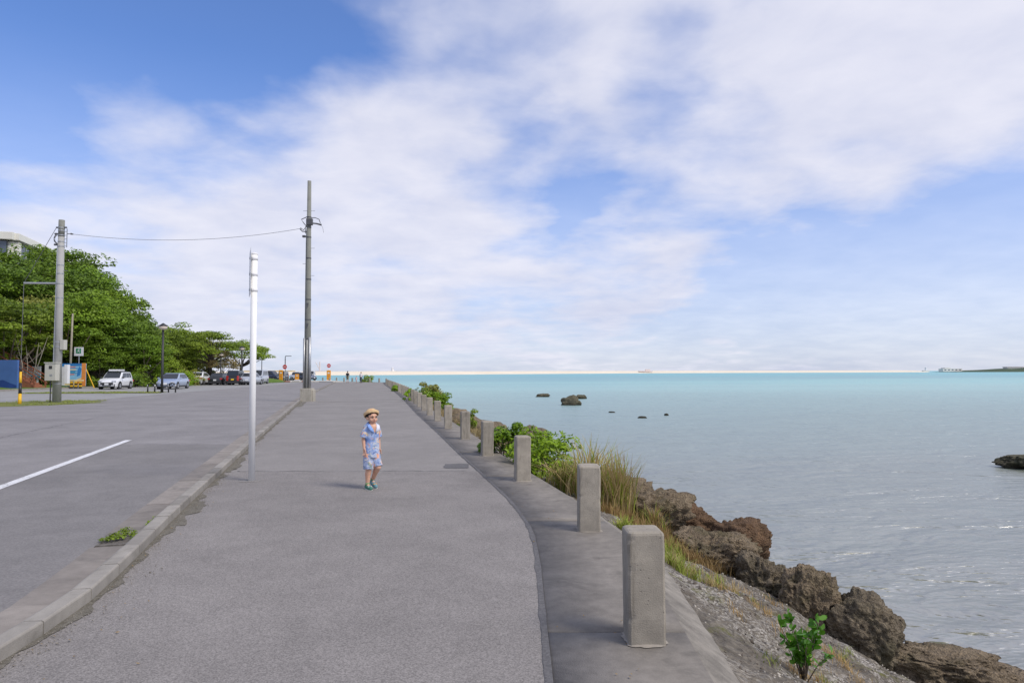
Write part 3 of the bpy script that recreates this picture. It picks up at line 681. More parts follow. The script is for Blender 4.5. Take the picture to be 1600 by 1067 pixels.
def rubble():
    r = np.random.default_rng(15); V = []; F = []
    base = np.array([(1,0,0),(-1,0,0),(0,1,0),(0,-1,0),(0,0,1),(0,0,-1)], float); fc = [(0,2,4),(2,1,4),(1,3,4),(3,0,4),(2,0,5),(1,2,5),(3,1,5),(0,3,5)]
    for m_, n_, sd in (('stone_pale', 1500, 1), ('stone_dark', 2200, 2)):
        V, F = [], []
        for k in range(n_):
            u = .26 + 2.6 * r.random() ** 1.2; y = 2.5 + 10 * r.random() ** 1.5; g_ = mnoise.noise(Vector((u * 2.5, y * 2.5, sd * 7)))
            if g_ < -.05: u = min(3.2, u + .4)
            p = on_slope(u, y); s_ = r.uniform(.004, .014) * (1 + 1.2 * (r.random() > .95)); A = r.normal(size=(3, 3)); Q = np.linalg.qr(A)[0]
            V.append((base * s_ * r.uniform(.6, 1.4, (6, 1)) * np.array([1.2, 1, .7])) @ Q + np.array(p)); F.append(np.array(fc) + 6 * k)
        o = np_obj('rubble', np.concatenate(V), np.concatenate(F), m_); stuff(o); o['label'] = 'pale coral chips strewn over the revetment' if sd == 1 else 'dark stone chips strewn over the revetment'
rubble()

# ================================================================== bollards
def bollard_mesh(seed):
    """square post with chamfered arrises, weathered: slightly uneven faces, knocked corners"""
    wv = .105; c = .013; h = .635; t = .022; rng = np.random.default_rng(seed); n = 32
    def ring(r, z, ch):
        P = []
        cor = [(-r+ch, -r), (r-ch, -r), (r, -r+ch), (r, r-ch), (r-ch, r), (-r+ch, r), (-r, r-ch), (-r, -r+ch)]
        for k in range(8):
            a, b = np.array(cor[k]), np.array(cor[(k + 1) % 8]); m = 6 if k % 2 == 0 else 2
            for q in range(m): P.append(a + (b - a) * q / m)
        return [(p[0], p[1], z) for p in P]
    zs = [(-.05, wv), *[(z, wv) for z in np.linspace(.0, h - t, 26)], (h - t * .45, wv - .004), (h - .003, wv - .014), (h, wv - .028)]
    V = []
    for z, r in zs:
        for x, y, zz in ring(r, z, c if r > .09 else c * .8):
            q = Vector((x * 9 + seed * 5, y * 9, zz * 9)); d = .0022 * mnoise.fractal(q, 1, 2, 3)
            if abs(x) > .085 and abs(y) > .085:
                k = mnoise.noise(Vector((x * 4 + seed, y * 4, zz * 14))); d -= max(0, k - .32) * .030
            L = math.hypot(x, y); V.append((x * (1 + d / L), y * (1 + d / L), zz))
    m = len(ring(wv, 0, c)); F = [(i*m+k, i*m+(k+1) % m, (i+1)*m+(k+1) % m, (i+1)*m+k) for i in range(len(zs) - 1) for k in range(m)] + [tuple((len(zs)-1)*m + k for k in range(m))]
    return MB().add(V, F).mesh('bollard', 'concrete_post')
BMS = [bollard_mesh(k) for k in range(5)]; BM = BMS[0]
def mortar_mesh(seed):
    r = np.random.default_rng(seed); n = 36; V = []; 
    for k in range(n):
        a = 2*math.pi*k/n; q = (abs(math.cos(a))**5 + abs(math.sin(a))**5) ** -.2; V.append((.10*q*math.cos(a), .10*q*math.sin(a), .012))
    for k in range(n):
        a = 2*math.pi*k/n; q = (abs(math.cos(a))**4 + abs(math.sin(a))**4) ** -.25; q2 = .112 + .022 * r.random(); V.append((q2*q*math.cos(a), q2*q*math.sin(a), .0035))
    return MB().add(V, [(k, (k+1) % n, n+(k+1) % n, n+k) for k in range(n)]).mesh('mortar_collar', 'concrete_mortar', True)
MM = [mortar_mesh(k) for k in range(3)]
boll = [(0.76, 4.02), (0.745, 6.76), (.14, 9.8), (-.47, 12.75), (-1.09, 15.9)]
bx = lambda y: float(inner_x(y)) + .40
y = 15.9
while True:
    s = tang(inner_x, y); y += 3.0 / math.sqrt(1 + s * s)
    if y > 102.5: break
    boll.append((bx(y), y))
NB = len(boll)
ordw = ['nearest', 'second', 'third', 'fourth', 'fifth', 'sixth', 'seventh', 'eighth', 'ninth', 'tenth', 'eleventh', 'twelfth', 'thirteenth', 'fourteenth', 'fifteenth', 'sixteenth', 'seventeenth', 'eighteenth', 'nineteenth', 'twentieth']
tens = {20: 'twenty', 30: 'thirty'}; ones = ['', 'first', 'second', 'third', 'fourth', 'fifth', 'sixth', 'seventh', 'eighth', 'ninth']
def ordinal(i):
    n = i + 1
    if n <= 20: return ordw[i]
    if n == 30: return 'thirtieth'
    return tens[n // 10 * 10] + '-' + ones[n % 10]
first_labels = {0: 'square concrete bollard at the front, largest of the sea-edge row', 1: 'concrete bollard with tall reedy grass growing behind its top, second in the row',
                2: 'concrete bollard between two green shrubs, third in the row', 3: 'concrete bollard left of the first green shrub, fourth in the row'}
for i, (x, y) in enumerate(boll):
    b = bpy.data.objects.new('bollard', BMS[i % 5]); COL.objects.link(b); s = tang(outer_x, y) if i > 1 else 0.0
    b.location = (x, y, 0.006); b.rotation_euler = (R(random.uniform(-1, 1)), R(random.uniform(-1, 1)), 0)
    b.rotation_euler[2] = math.atan(-s) + R(random.uniform(-2, 2))
    tag(b, first_labels.get(i, ordinal(i) + ' concrete bollard along the sea edge, counted from the front'), 'bollard', 'bollards along the sea edge')
    if i < 12:
        m_ = bpy.data.objects.new('mortar_collar', MM[i % 3]); COL.objects.link(m_); m_.parent = b; m_.rotation_euler = (0, 0, (i % 4) * math.pi / 2)
# row that turns the corner at the far end of the promenade
fb = [(-20.6, 106.0), (-22.6, 108.6), (-24.6, 111.2), (-26.6, 113.8), (-28.6, 116.4), (-30.6, 119.2), (-32.6, 122.0), (-34.6, 125.0)]
for i, (x, y) in enumerate(fb):
    b = bpy.data.objects.new('bollard', BM); COL.objects.link(b); b.location = (x, y, 0.0); b.rotation_euler = (0, 0, .65)
    tag(b, 'pale concrete bollard of the far corner row behind the walkers, ' + ['first', 'second', 'third', 'fourth', 'fifth', 'sixth', 'seventh', 'eighth'][i] + ' from the right', 'bollard', 'bollards at the far corner')

# ================================================================== rocks
def rock(name, c, r, seed, mat, label, sub=5, rough=.32, rz=0., flat=0., group='boulders along the shore', parent=None, cat='rock'):
    bm = bmesh.new(); bmesh.ops.create_icosphere(bm, subdivisions=sub, radius=1.0)
    o = Vector((seed * 3.7, seed * 1.3, seed * .9)); sharp = sub >= 5
    for v in bm.verts:
        p = v.co.copy()
        # blocky base: push towards a rounded box
        q = max(abs(p.x), abs(p.y), abs(p.z)); p = p.lerp(p / q, .30)
        d = mnoise.fractal(p * 0.9 + o, 1.0, 2.0, 3) * rough * 1.3
        rg = 1 - abs(mnoise.noise(p * 1.9 + o)) * 2; d += rg * rough * .22
        d += mnoise.fractal(p * 3.4 + o, .9, 2.1, 4) * rough * .36
        cell = mnoise.voronoi(p * 3.0 + o)[0]; pit = max(0, .36 - cell[0]); d -= pit * rough * 1.3; c2 = mnoise.voronoi(p * 7.5 + o)[0]; d -= max(0, .34 - c2[0]) * rough * .6
        d += mnoise.fractal(p * 10 + o, .7, 2.1, 4) * rough * .20
        if sharp: d -= abs(mnoise.fractal(p * 2.3 + o * 2, .8, 2.2, 5)) * rough * .55
        p = p * (1 + d)
        if flat and p.z > flat: p.z = flat + (p.z - flat) * .35
        v.co = Vector((p.x * r[0], p.y * r[1], p.z * r[2]))
    me = bpy.data.meshes.new(name); bm.to_mesh(me); bm.free(); me.materials.append(MATS[mat])
    me.polygons.foreach_set('use_smooth', [True] * len(me.polygons))
    ob = bpy.data.objects.new(name, me); COL.objects.link(ob); ob.location = c; ob.rotation_euler = (0, 0, rz)
    return tag(ob, label, cat, group)
# shore boulders: centre, radii (metres)
G1 = 'boulders along the shore'
rock('boulder', (2.16, 10.6, -.62), (.48, .48, .34), 1, 'rock_brown', 'pitted brown boulder beyond the dry grass, highest up the slope', 5, rz=.3)
rock('boulder', (2.75, 10.9, -.82), (.42, .34, .26), 2, 'rock_red', 'low rusty boulder at the water below the dry grass', 5, rz=.1)
rock('boulder', (2.62, 9.1, -.92), (.56, .52, .36), 3, 'rock_brown', 'broad grey-brown boulder with a dark hollow under its front, mid slope', 6, rz=-.3)
rock('boulder', (3.22, 9.8, -.86), (.36, .33, .30), 4, 'rock_red', 'small orange-brown rock at the water edge behind the broad boulder', 5, rz=.5)
rock('boulder', (2.93, 8.2, -1.0), (.27, .34, .33), 5, 'rock_grey', 'grey wedge boulder leaning against the broad boulder', 6, rz=.2)
rock('boulder', (3.17, 7.45, -.96), (.29, .32, .36), 6, 'rock_brown', 'upright brown boulder between the grey wedge and the round boulder', 6, .26, rz=-.4)
rock('boulder', (3.63, 7.15, -1.12), (.31, .32, .33), 8, 'rock_grey', 'round dark pitted boulder behind the leafy seedling', 6, .24, rz=.9)
rock('boulder', (4.28, 6.92, -1.42), (.56, .36, .26), 9, 'rock_brown', 'long low boulder lying right of the round pitted boulder', 6, rz=-.5, flat=.55)
rock('boulder', (4.95, 6.55, -1.58), (.56, .44, .30), 10, 'rock_brown', 'dark low boulder half in the water at the bottom right corner', 6, rz=-.3, flat=.5)
rock('boulder', (2.15, 12.4, -.72), (.40, .36, .34), 11, 'rock_brown', 'small brown rock at the top of the dry grass', 4)
rock('boulder', (.50, 22.0, -.90), (.55, .6, .58), 12, 'rock_grey', 'dark boulder showing over the third bollard behind the shrub', 4, rz=.6)
rock('boulder', (-.45, 21.4, -.72), (.60, .8, .50), 13, 'rock_brown', 'brown boulder right of the fourth bollard', 4, rz=.2)
rock('boulder', (-.95, 23.6, -.66), (.60, .8, .48), 14, 'rock_brown', 'brown boulder between the fifth bollard and the sea', 4, rz=.9)
rock('boulder', (-1.6, 26.6, -.66), (.65, .8, .48), 15, 'rock_brown', 'brown boulder right of the sixth bollard', 4, rz=.4)
rock('boulder', (.15, 24.5, -1.3), (.7, .8, .42), 16, 'rock_grey', 'grey boulder at the water behind the fourth bollard', 4, rz=.4)
rock('boulder', (2.05, 14.6, -1.05), (.6, .7, .45), 17, 'rock_brown', 'boulder half hidden behind the dry grass at the water', 4, rz=.1)
for k, (u, y, r_) in enumerate([(2.4, 36, .7), (2.5, 42, .8), (2.4, 48, .7), (2.6, 17.2, .6), (2.3, 31, .6)]):
    p = on_slope(u, y); rock('boulder', (p.x, p.y, p.z + .15), (r_, r_, r_ * .6), 30 + k, 'rock_brown', ['far brown boulder on the shore below the small shrubs', 'farther brown boulder at the water beyond the small shrubs', 'farthest brown boulder on the shore', 'low boulder at the water behind the reedy grass', 'brown boulder at the water beyond the sixth bollard'][k], 3)
# stones standing in the sea
rock('sea_rock', (5.75, 67.0, SEA_Z + .06), (.88, .7, .80), 40, 'rock_sea', 'largest dark rock of the three standing out in the shallow sea', 4, .25, group='rocks in the sea')
rock('sea_rock', (3.97, 89.0, SEA_Z + .02), (.78, .6, .42), 41, 'rock_sea', 'low olive rock in the sea left of the largest rock', 4, .25, group='rocks in the sea')
rock('sea_rock', (8.3, 82.5, SEA_Z + .05), (.62, .5, .42), 42, 'rock_sea', 'small peaked rock in the sea right of the largest rock', 4, .28, group='rocks in the sea')
rock('sea_rock', (17.9, 22.9, SEA_Z + .12), (1.55, .7, .36), 43, 'rock_sea', 'long flat dark rock in the sea at the right edge', 5, .2, group='rocks in the sea', flat=.7)
rock('sea_rock', (7.92, 54.5, SEA_Z), (.26, .2, .09), 44, 'rock_sea', 'tiny dark rock just breaking the sea surface, left of three', 3, .2, group='rocks in the sea')
rock('sea_rock', (9.1, 48.0, SEA_Z), (.30, .2, .13), 45, 'rock_sea', 'tiny dark rock just breaking the sea surface, middle of three', 3, .2, group='rocks in the sea')
rock('sea_rock', (11.4, 50.7, SEA_Z + .02), (.15, .15, .14), 46, 'rock_sea', 'tiny round dark rock just breaking the sea surface, right of three', 3, .2, group='rocks in the sea')

# ================================================================== vegetation helpers
def leaf_quads(C, N, size, rng, aspect=1.9, fold=.18):
    """pointed leaves: centres C (n,3), normals N (n,3)"""
    n = len(C); N = N / np.maximum(1e-6, np.linalg.norm(N, axis=1, keepdims=True))
    T = rng.normal(size=(n, 3)); T -= (T * N).sum(1, keepdims=True) * N; T /= np.maximum(1e-6, np.linalg.norm(T, axis=1, keepdims=True)); B = np.cross(N, T)
    s = (size * rng.uniform(.65, 1.3, n))[:, None]; wd = s / aspect
    P0 = C - T * s * .5; P1 = C + B * wd * .5 - N * s * fold; P2 = C + T * s * .5; P3 = C - B * wd * .5 - N * s * fold
    V = np.stack([P0, P1, P2, P3], 1).reshape(-1, 3); F = np.arange(4 * n).reshape(-1, 4)
    return V, F
def crown_points(clumps, per, rng, up=.9):
    Cs, Ns = [], []
    for c, r in clumps:
        d = rng.normal(size=(per, 3)); d /= np.linalg.norm(d, axis=1, keepdims=True); rad = rng.uniform(.55, 1.0, (per, 1)) ** .6
        d[:, 2] = np.where(d[:, 2] < -.2, d[:, 2] * .4, d[:, 2])
        Cs.append(np.array(c) + d * rad * np.array(r)); Ns.append(d * .8 + rng.normal(size=(per, 3)) * .45 + np.array([0, 0, up]))
    return np.concatenate(Cs), np.concatenate(Ns)
def crown_clumps(rng, rx, rz, n, flat=.42, size=.30, hollow=.35, dome=1.0, low_=-.55):
    out = []
    while len(out) < n:
        d = rng.normal(size=3); d /= np.linalg.norm(d); q = rng.uniform(hollow, 1.0) ** .5
        if d[2] < low_: continue
        s = rx * size * rng.uniform(.65, 1.35)
        p = np.array([d[0] * rx * q, d[1] * rx * q, d[2] * rz * q * dome]) * (1 + rng.uniform(-.12, .14)); out.append((p, (s, s, s * flat)))
    return out
TREE_PROTOS = {}
def tree_meshes(kind, seed):
    key = (kind, seed)
    if key in TREE_PROTOS: return TREE_PROTOS[key]
    rng = np.random.default_rng(seed * 13 + 5)
    if kind == 'broad': H, rx, rz, n, per, leaf, mat, fl = 10., 4.4, 4.3, 120, 150, .28, 'leaf_deep', .62
    elif kind == 'mid': H, rx, rz, n, per, leaf, mat, fl = 7., 3.2, 2.8, 60, 140, .25, 'leaf_mid', .5
    elif kind == 'pale': H, rx, rz, n, per, leaf, mat, fl = 6., 2.8, 2.7, 55, 130, .20, 'leaf_pale', .75
    elif kind == 'dry': H, rx, rz, n, per, leaf, mat, fl = 4.2, 2.2, 1.5, 36, 120, .16, 'leaf_dry', .6
    else: H, rx, rz, n, per, leaf, mat, fl = 7.4, 3.7, 1.9, 46, 170, .24, 'leaf_mid', .42     # umbrella
    cz = H - rz * .95
    cl = crown_clumps(rng, rx, rz, n, fl, .26 if kind == 'broad' else .30, low_=-.85 if kind == 'broad' else -.55); cl = [(c + np.array([0, 0, cz]), r) for c, r in cl]
    C, N = crown_points(cl, per, rng, .6); V, F = leaf_quads(C, N, leaf, rng, 1.7)
    crown = np_obj('crown', V, F, mat); cm = crown.data; bpy.data.objects.remove(crown)
    tb = MB(); lean = rng.normal(size=2) * .25; top = np.array([lean[0], lean[1], cz - rz * .2])
    tr = .035 * H if kind != 'dry' else .12
    fork = np.array([lean[0] * .5, lean[1] * .5, max(1.2, (cz - rz) * .85)])
    tb.tube([(0, 0, -.6), tuple(fork * .5 + rng.normal(size=3) * .1 * [1, 1, 0]), tuple(fork)], [tr * 1.25, tr, tr * .8], 8)
    idx = rng.choice(len(cl), min(len(cl), 16), replace=False)
    for k in idx:
        c = cl[k][0]; mid = fork * .45 + c * .55 + rng.normal(size=3) * .25 + [0, 0, -.4]
        tb.tube([tuple(fork - [0, 0, .15]), tuple(fork * .6 + mid * .4 + rng.normal(size=3) * .12), tuple(mid), tuple(c)], [tr * .5, tr * .36, tr * .24, tr * .07], 6)
    tm = tb.mesh('trunk', 'bark_pale' if kind == 'dry' else ('bark_dark' if kind == 'umbrella' else 'bark'), True)
    TREE_PROTOS[key] = (cm, tm, H); return TREE_PROTOS[key]
def tree(kind, seed, loc, height, label, spread=1.0, rz=0., group='trees on the hillside', lean=(0, 0)):
    cm, tm, H = tree_meshes(kind, seed); s = height / H
    t = thing('tree', label, 'tree', loc, rz, group); t.scale = (s * spread, s * spread, s); t.rotation_euler = (lean[0], lean[1], rz)
    for nm, me in (('trunk', tm), ('crown', cm)):
        o = bpy.data.objects.new(nm, me); COL.objects.link(o); o.parent = t
    return t
def shrub(name, loc, rx, rz, n, per, leaf, mat, label, seed, group='shrubs', cat='shrub', flat=.8, stems='bark'):
    rng = np.random.default_rng(seed); t = thing(name, label, cat, loc, 0, group)
    cl = crown_clumps(rng, rx, rz, n, flat, .34, .2); cl = [(c + np.array([0, 0, rz * .55]), r) for c, r in cl]
    C, N = crown_points(cl, per, rng, .7); C[:, 2] = np.maximum(C[:, 2], .0); V, F = leaf_quads(C, N, leaf, rng, 2.2)
    np_obj('foliage', V, F, mat, t)
    sb = MB()
    for c, r in cl[:10]: sb.tube([(c[0] * .1, c[1] * .1, -.15), (c[0] * .5, c[1] * .5, c[2] * .5), tuple(c)], [rx * .03, rx * .022, rx * .008], 5)
    sb.build('stems', stems, t, True); return t
def blades(centres, nper, hgt, spread, width, rng, bend=.6, zf=None):
    """grass blades as three-segment tapering strips"""
    V, F = [], []; k = 0
    for cx, cy, cz in centres:
        for _ in range(nper):
            a = rng.uniform(0, 2 * math.pi); rr = spread * abs(rng.normal(0, .5)); bx_, by_ = cx + rr * math.cos(a), cy + rr * math.sin(a)
            bz = cz if zf is None else zf(bx_, by_)
            h = hgt * rng.uniform(.45, 1.15); d = rng.uniform(0, 2 * math.pi); b = bend * rng.uniform(.15, 1.1); w2 = width * rng.uniform(.6, 1.3) / 2
            dx, dy = math.cos(d), math.sin(d); px, py = -dy * w2, dx * w2
            for i, (tt, ww) in enumerate(((0, 1), (.35, .95), (.7, .7), (1, .08))):
                ox = b * h * tt ** 2.0; zz = h * (tt - .35 * b * tt ** 2.4)
                V.append((bx_ + dx * ox + px * ww, by_ + dy * ox + py * ww, bz + zz)); V.append((bx_ + dx * ox - px * ww, by_ + dy * ox - py * ww, bz + zz))
            F += [(k + 2*i, k + 2*i + 1, k + 2*i + 3, k + 2*i + 2) for i in range(3)]; k += 8
    return np.array(V), np.array(F)
def slope_height_at(x, y):
    u = (x - float(outer_x(min(max(y, -11), 106)))) / math.sqrt(1 + tang(outer_x, min(max(y, -11), 105)) ** 2); return slope_z(max(u, 0), y + u * tang(outer_x, y), x)

LITTER()
# ---------------- plants along the revetment
shrub('shrub', tuple(on_slope(.12, 13.2)), .42, .44, 26, 90, .085, 'leaf_shrub', 'bright green shrub spilling onto the apron left of the third bollard', 21, 'leafy shrubs by the bollards')
shrub('shrub', tuple(on_slope(.50, 11.8)), .58, .58, 34, 100, .085, 'leaf_shrub', 'bright green leafy shrub between the third bollard and the reedy grass', 22, 'leafy shrubs by the bollards')
shrub('shrub', tuple(on_slope(.5, 21.6)), .32, .45, 14, 60, .09, 'leaf_mid', 'small dark green plant peeking out behind the sixth bollard', 23, 'leafy shrubs by the bollards')
shrub('shrub', tuple(on_slope(.7, 36.0)), .9, .62, 26, 80, .16, 'leaf_shrub', 'green bush above the bollards halfway along the row', 24, 'leafy shrubs by the bollards')
shrub('shrub', tuple(on_slope(.8, 42.5)), 1.0, .85, 30, 80, .17, 'leaf_pale', 'olive green taller bush behind the bollards further along', 25, 'leafy shrubs by the bollards')
shrub('shrub', (float(inner_x(37.5)) + .25, 37.5, 0), .30, .42, 12, 60, .12, 'leaf_shrub', 'low green weed growing between two bollards on the apron', 26, 'leafy shrubs by the bollards')
shrub('shrub', (float(inner_x(56)) + .3, 56, 0), .5, .35, 12, 60, .14, 'leaf_shrub', 'far low green weed at the foot of the bollards', 27, 'leafy shrubs by the bollards')
shrub('shrub', (-23.3, 109.6, -.1), 1.1, .8, 20, 60, .22, 'leaf_mid', 'dark green bush behind the walker in black at the far corner', 28, 'leafy shrubs by the bollards')
def grass(name, pts, nper, hgt, spread, width, mat, label, seed, bend=.6):
    rng = np.random.default_rng(seed); V, F = blades(pts, nper, hgt, spread, width, rng, bend, slope_height_at)
    o = np_obj(name, V, F, mat); o['label'] = label; stuff(o); return o
def clump(name, u, y, n, hgt, spread, width, mats, label, seed, bend=.6):
    rng = np.random.default_rng(seed); p = on_slope(u, y); t = thing(name, label, 'grass clump', tuple(p), 0, 'tall grass clumps behind the bollards')
    for nm, m, fr, hh in mats:
        V, F = blades([(0, 0, -.02)], int(n * fr), hgt * hh, spread, width, rng, bend); stuff(np_obj(nm, V, F, m, t))
    return t
clump('grass_clump', .85, 10.15, 300, 1.05, .34, .020, (('green_blades', 'grass_green', .45, 1.0), ('dry_blades', 'grass_dry', .55, 1.0)), 'tall reedy grass arching left behind the second bollard', 31, .75)
clump('grass_clump', 1.10, 9.75, 300, 1.02, .27, .018, (('green_blades', 'grass_green', .35, .95), ('dry_blades', 'grass_dry', .65, 1.0)), 'tall upright grass with dry tips right of the second bollard', 32, .45)
clump('grass_clump', .55, 10.6, 220, .62, .32, .017, (('green_blades', 'grass_green', .5, 1.0), ('dry_blades', 'grass_dry', .5, 1.0)), 'low arching grass in front of the second green shrub', 33, 1.0)
clump('grass_clump', 1.55, 9.5, 160, .46, .26, .013, (('green_blades', 'grass_green', .35, 1.0), ('dry_blades', 'grass_brown', .65, 1.0)), 'shorter grass tuft on the sea side of the reedy grass', 34, .6)
clump('grass_clump', .42, 7.75, 150, .22, .20, .014, (('green_blades', 'grass_green', .85, 1.0), ('dry_blades', 'grass_dry', .15, .8)), 'fresh green grass tuft behind the front bollard', 35, .9)
def spots(seed, n, u0, u1, y0, y1):
    r = np.random.default_rng(seed); return [tuple(on_slope(r.uniform(u0, u1), r.uniform(y0, y1))) for _ in range(n)]
grass('dry_grass', spots(1, 44, .7, 1.9, 7.9, 11.6), 110, .22, .26, .008, 'grass_brown', 'dry brown grass on the slope behind the bollards', 36, .75)
grass('dry_grass', spots(9, 14, .5, 1.8, 8.0, 11.0), 45, .26, .26, .008, 'grass_green', 'yellow-green grass mixed into the dry grass behind the bollards', 40, .8)
grass('dry_grass', spots(2, 18, .38, 1.0, 6.3, 8.2), 60, .17, .14, .007, 'grass_green', 'short green and straw grass on the upper slope by the front bollards', 37, .9)
grass('dry_grass', spots(3, 12, .45, 1.1, 6.0, 8.0), 50, .15, .14, .006, 'grass_dry', 'straw-coloured grass on the upper slope by the front bollards', 41, .9)
grass('dry_grass', spots(4, 26, .5, 1.7, 4.3, 7.0), 40, .085, .14, .004, 'grass_brown', 'wispy brown weeds growing from cracks in the revetment', 38, 1.0)
grass('dry_grass', spots(5, 14, .6, 2.0, 3.4, 6.5), 40, .06, .12, .004, 'grass_green', 'mossy green weeds in the cracks of the revetment', 42, 1.0)
grass('dry_grass', spots(6, 30, .4, 1.3, 13, 33), 90, .30, .45, .014, 'grass_dry', 'dry grass along the slope behind the middle bollards', 39, .7)

# leafy seedling on the revetment
def seedling():
    p = on_slope(.93, 4.75); rng = np.random.default_rng(4)
    t = thing('seedling', 'young glossy green seedling growing on the revetment', 'plant', tuple(p)); sb = MB(); C, N, T = [], [], []
    for k in range(20):
        a = rng.uniform(0, 6.28); l = rng.uniform(.03, .17); h = rng.uniform(.18, .40); tip = np.array([math.cos(a) * l, math.sin(a) * l, h]); mid = tip * [.5, .5, .55]
        sb.tube([(0, 0, -.05), tuple(mid), tuple(tip)], [.005, .0035, .0018], 5)
        for j in range(11):
            f = rng.uniform(.35, 1.05); q = mid * (1 - f) * 2 + tip * (2 * f - 1) if f > .5 else mid
            d = rng.normal(size=3) * [1, 1, .4] + [0, 0, .7]; d /= np.linalg.norm(d); L = rng.uniform(.042, .072)
            T.append(d); C.append(q + d * L * .55); N.append(L)
    V, F = [], []
    for c, d, L in zip(C, T, N):
        s = np.cross(d, rng.normal(size=3)); s /= np.linalg.norm(s); nn = np.cross(s, d); k = len(V); w_ = L * .26
        for a_, b_, e_ in ((-.5, .0, 0), (-.2, .8, .0), (.2, 1, .05), (.42, .6, .03), (.52, .0, 0), (.42, -.6, .03), (.2, -1, .05), (-.2, -.8, 0)): V.append(c + d * a_ * L + s * b_ * w_ + nn * abs(b_) * L * .14)
        F.append(tuple(range(k, k + 8)))
    mb = MB(); mb.add([tuple(v) for v in V], F); mb.build('leaves', 'leaf_seedling', t); sb.build('stems', 'bark', t, True)
seedling()
# drain grate in the gutter, overgrown with weeds
def grate():
    y0, y1 = GRATE; ym = (y0 + y1) / 2; s = tang(kerb_x, ym); ang = math.atan(-s); xm = float(kerb_x(ym)) - KW - GUT / 2
    t = thing('drain_grate', 'steel drain grate set in the gutter under the weeds', 'drain', (xm, ym, -.007), ang)
    L = (y1 - y0) * math.sqrt(1 + s * s) - .012
    fr = MB().box((-GUT/2 + .012, 0, 0), (.022, L, .02)).box((GUT/2 - .014, 0, 0), (.022, L, .02)).box((0, -L/2 + .012, 0), (GUT - .05, .022, .02)).box((0, L/2 - .012, 0), (GUT - .05, .022, .02)); fr.build('frame', 'steel_rust', t)
    for k in range(12): MB().box((0, -L/2 + .045 + k * (L - .09) / 11, -.002), (GUT - .05, .012, .016)).build('bar', 'steel_rust', t)
    rng = np.random.default_rng(8); cl = [(np.array([rng.uniform(-.16, .14), rng.uniform(-.2, .28), .03]), (.06, .06, .022)) for _ in range(13)]
    C, N = crown_points(cl, 26, rng, .9); C[:, 2] = np.maximum(C[:, 2], .012); V, F = leaf_quads(C, N, .032, rng, 1.8)
    wv = np_obj('gutter_weeds', V, F, 'leaf_mid', None); wv.location = (xm + .03, ym, .0); wv.rotation_euler = (0, 0, ang); tag(wv, 'low green weeds sprouting from the drain in the gutter', 'weeds')
    # sprigs at the kerb
    rng = np.random.default_rng(9); cl = [(np.array([float(kerb_x(y)) - KW - .03, y, .03]), (.035, .07, .04)) for y in (6.95, 7.05, 7.2)]
    C, N = crown_points(cl, 24, rng, .9); V, F = leaf_quads(C, N, .03, rng, 1.8); w2 = np_obj('gutter_weeds', V, F, 'leaf_mid'); tag(w2, 'small sprig of weeds against the kerb beyond the drain', 'weeds')
grate()

# ================================================================== hillside
def hill_z(x, y):
    d = -46.5 - x; t = min(max(d / 38, 0), 1); s = t*t*(3 - 2*t); k = min(max((y - 98) / 40, 0), 1); k = 1 - k*k*(3 - 2*k)
    return 10 * s * k + (0.5 * s * mnoise.noise(Vector((x * .15, y * .15, 0))))
def build_hill():
    xs = np.concatenate([np.linspace(-46.2, -90, 40), np.linspace(-92, -260, 30)]); ys = np.linspace(-20, 150, 90); n = len(ys)
    V = [(x, y, hill_z(x, y) + (.10 if i else 0.05)) for i, x in enumerate(xs) for y in ys]
    F = [(i*n+j, i*n+j+1, (i+1)*n+j+1, (i+1)*n+j) for i in range(len(xs) - 1) for j in range(n - 1)]
    struct(np_obj('hillside', V, F, 'hill_soil', smooth=True))
build_hill()
# grassy bank and low kerb between car park and hillside
bank = ribbon('grass_bank', lambda y: np.full_like(y, -52.0), lambda y: np.full_like(y, -45.2) + .25 * np.sin(y * .3), np.linspace(20, 80, 60), .14, 'lawn', 8, zf=lambda x, y: np.where(x > -45.6, .10, .16 + .02 * np.sin(x * 3 + y)) + np.maximum(0, -46.5 - x) * .06); struct(bank)
lk = MB()
for a, b in ((20, 34), (34, 48), (48, 58), (58, 66), (66, 73.5)): lk.box((-45.0 + .12 * math.sin(a), (a + b) / 2, .06), (.16, b - a - .02, .16))
struct(lk.build('lot_kerb', 'concrete_kerb', bevel=.01))
# grass verges between the road and the car park
def verge(name, pts, z, seed, label):
    n = len(pts); rng = np.random.default_rng(seed); P = []
    for i in range(n):
        a, b = np.array(pts[i]), np.array(pts[(i + 1) % n])
        for k in range(8): P.append(a + (b - a) * k / 8 + rng.normal(size=2) * .22)
    c = np.mean(P, 0); V = [(c[0], c[1], z + .03)] + [(p[0], p[1], z) for p in P] + [(c[0] + (p[0] - c[0]) * .6, c[1] + (p[1] - c[1]) * .6, z + .025) for p in P]; m = len(P)
    F = [(1 + i, 1 + (i + 1) % m, 1 + m + (i + 1) % m, 1 + m + i) for i in range(m)]
    mb = MB().add(V, F + [(0, 1 + m + i, 1 + m + (i + 1) % m) for i in range(m)]); struct(mb.build(name, 'verge'))
    C = []
    poly = np.array(P); lo_, hi_ = poly.min(0), poly.max(0)
    while len(C) < 260:
        q = lo_ + rng.random(2) * (hi_ - lo_); ins = False
        for i in range(m):
            x1, y1 = poly[i]; x2, y2 = poly[i - 1]
            if (y1 > q[1]) != (y2 > q[1]) and q[0] < (x2 - x1) * (q[1] - y1) / (y2 - y1) + x1: ins = not ins
        if ins: C.append((q[0], q[1], z))
    V, F = blades(C, 14, .085, .25, .022, rng, .8); g = np_obj('verge_grass', V, F, 'grass_green'); g['label'] = label; stuff(g)
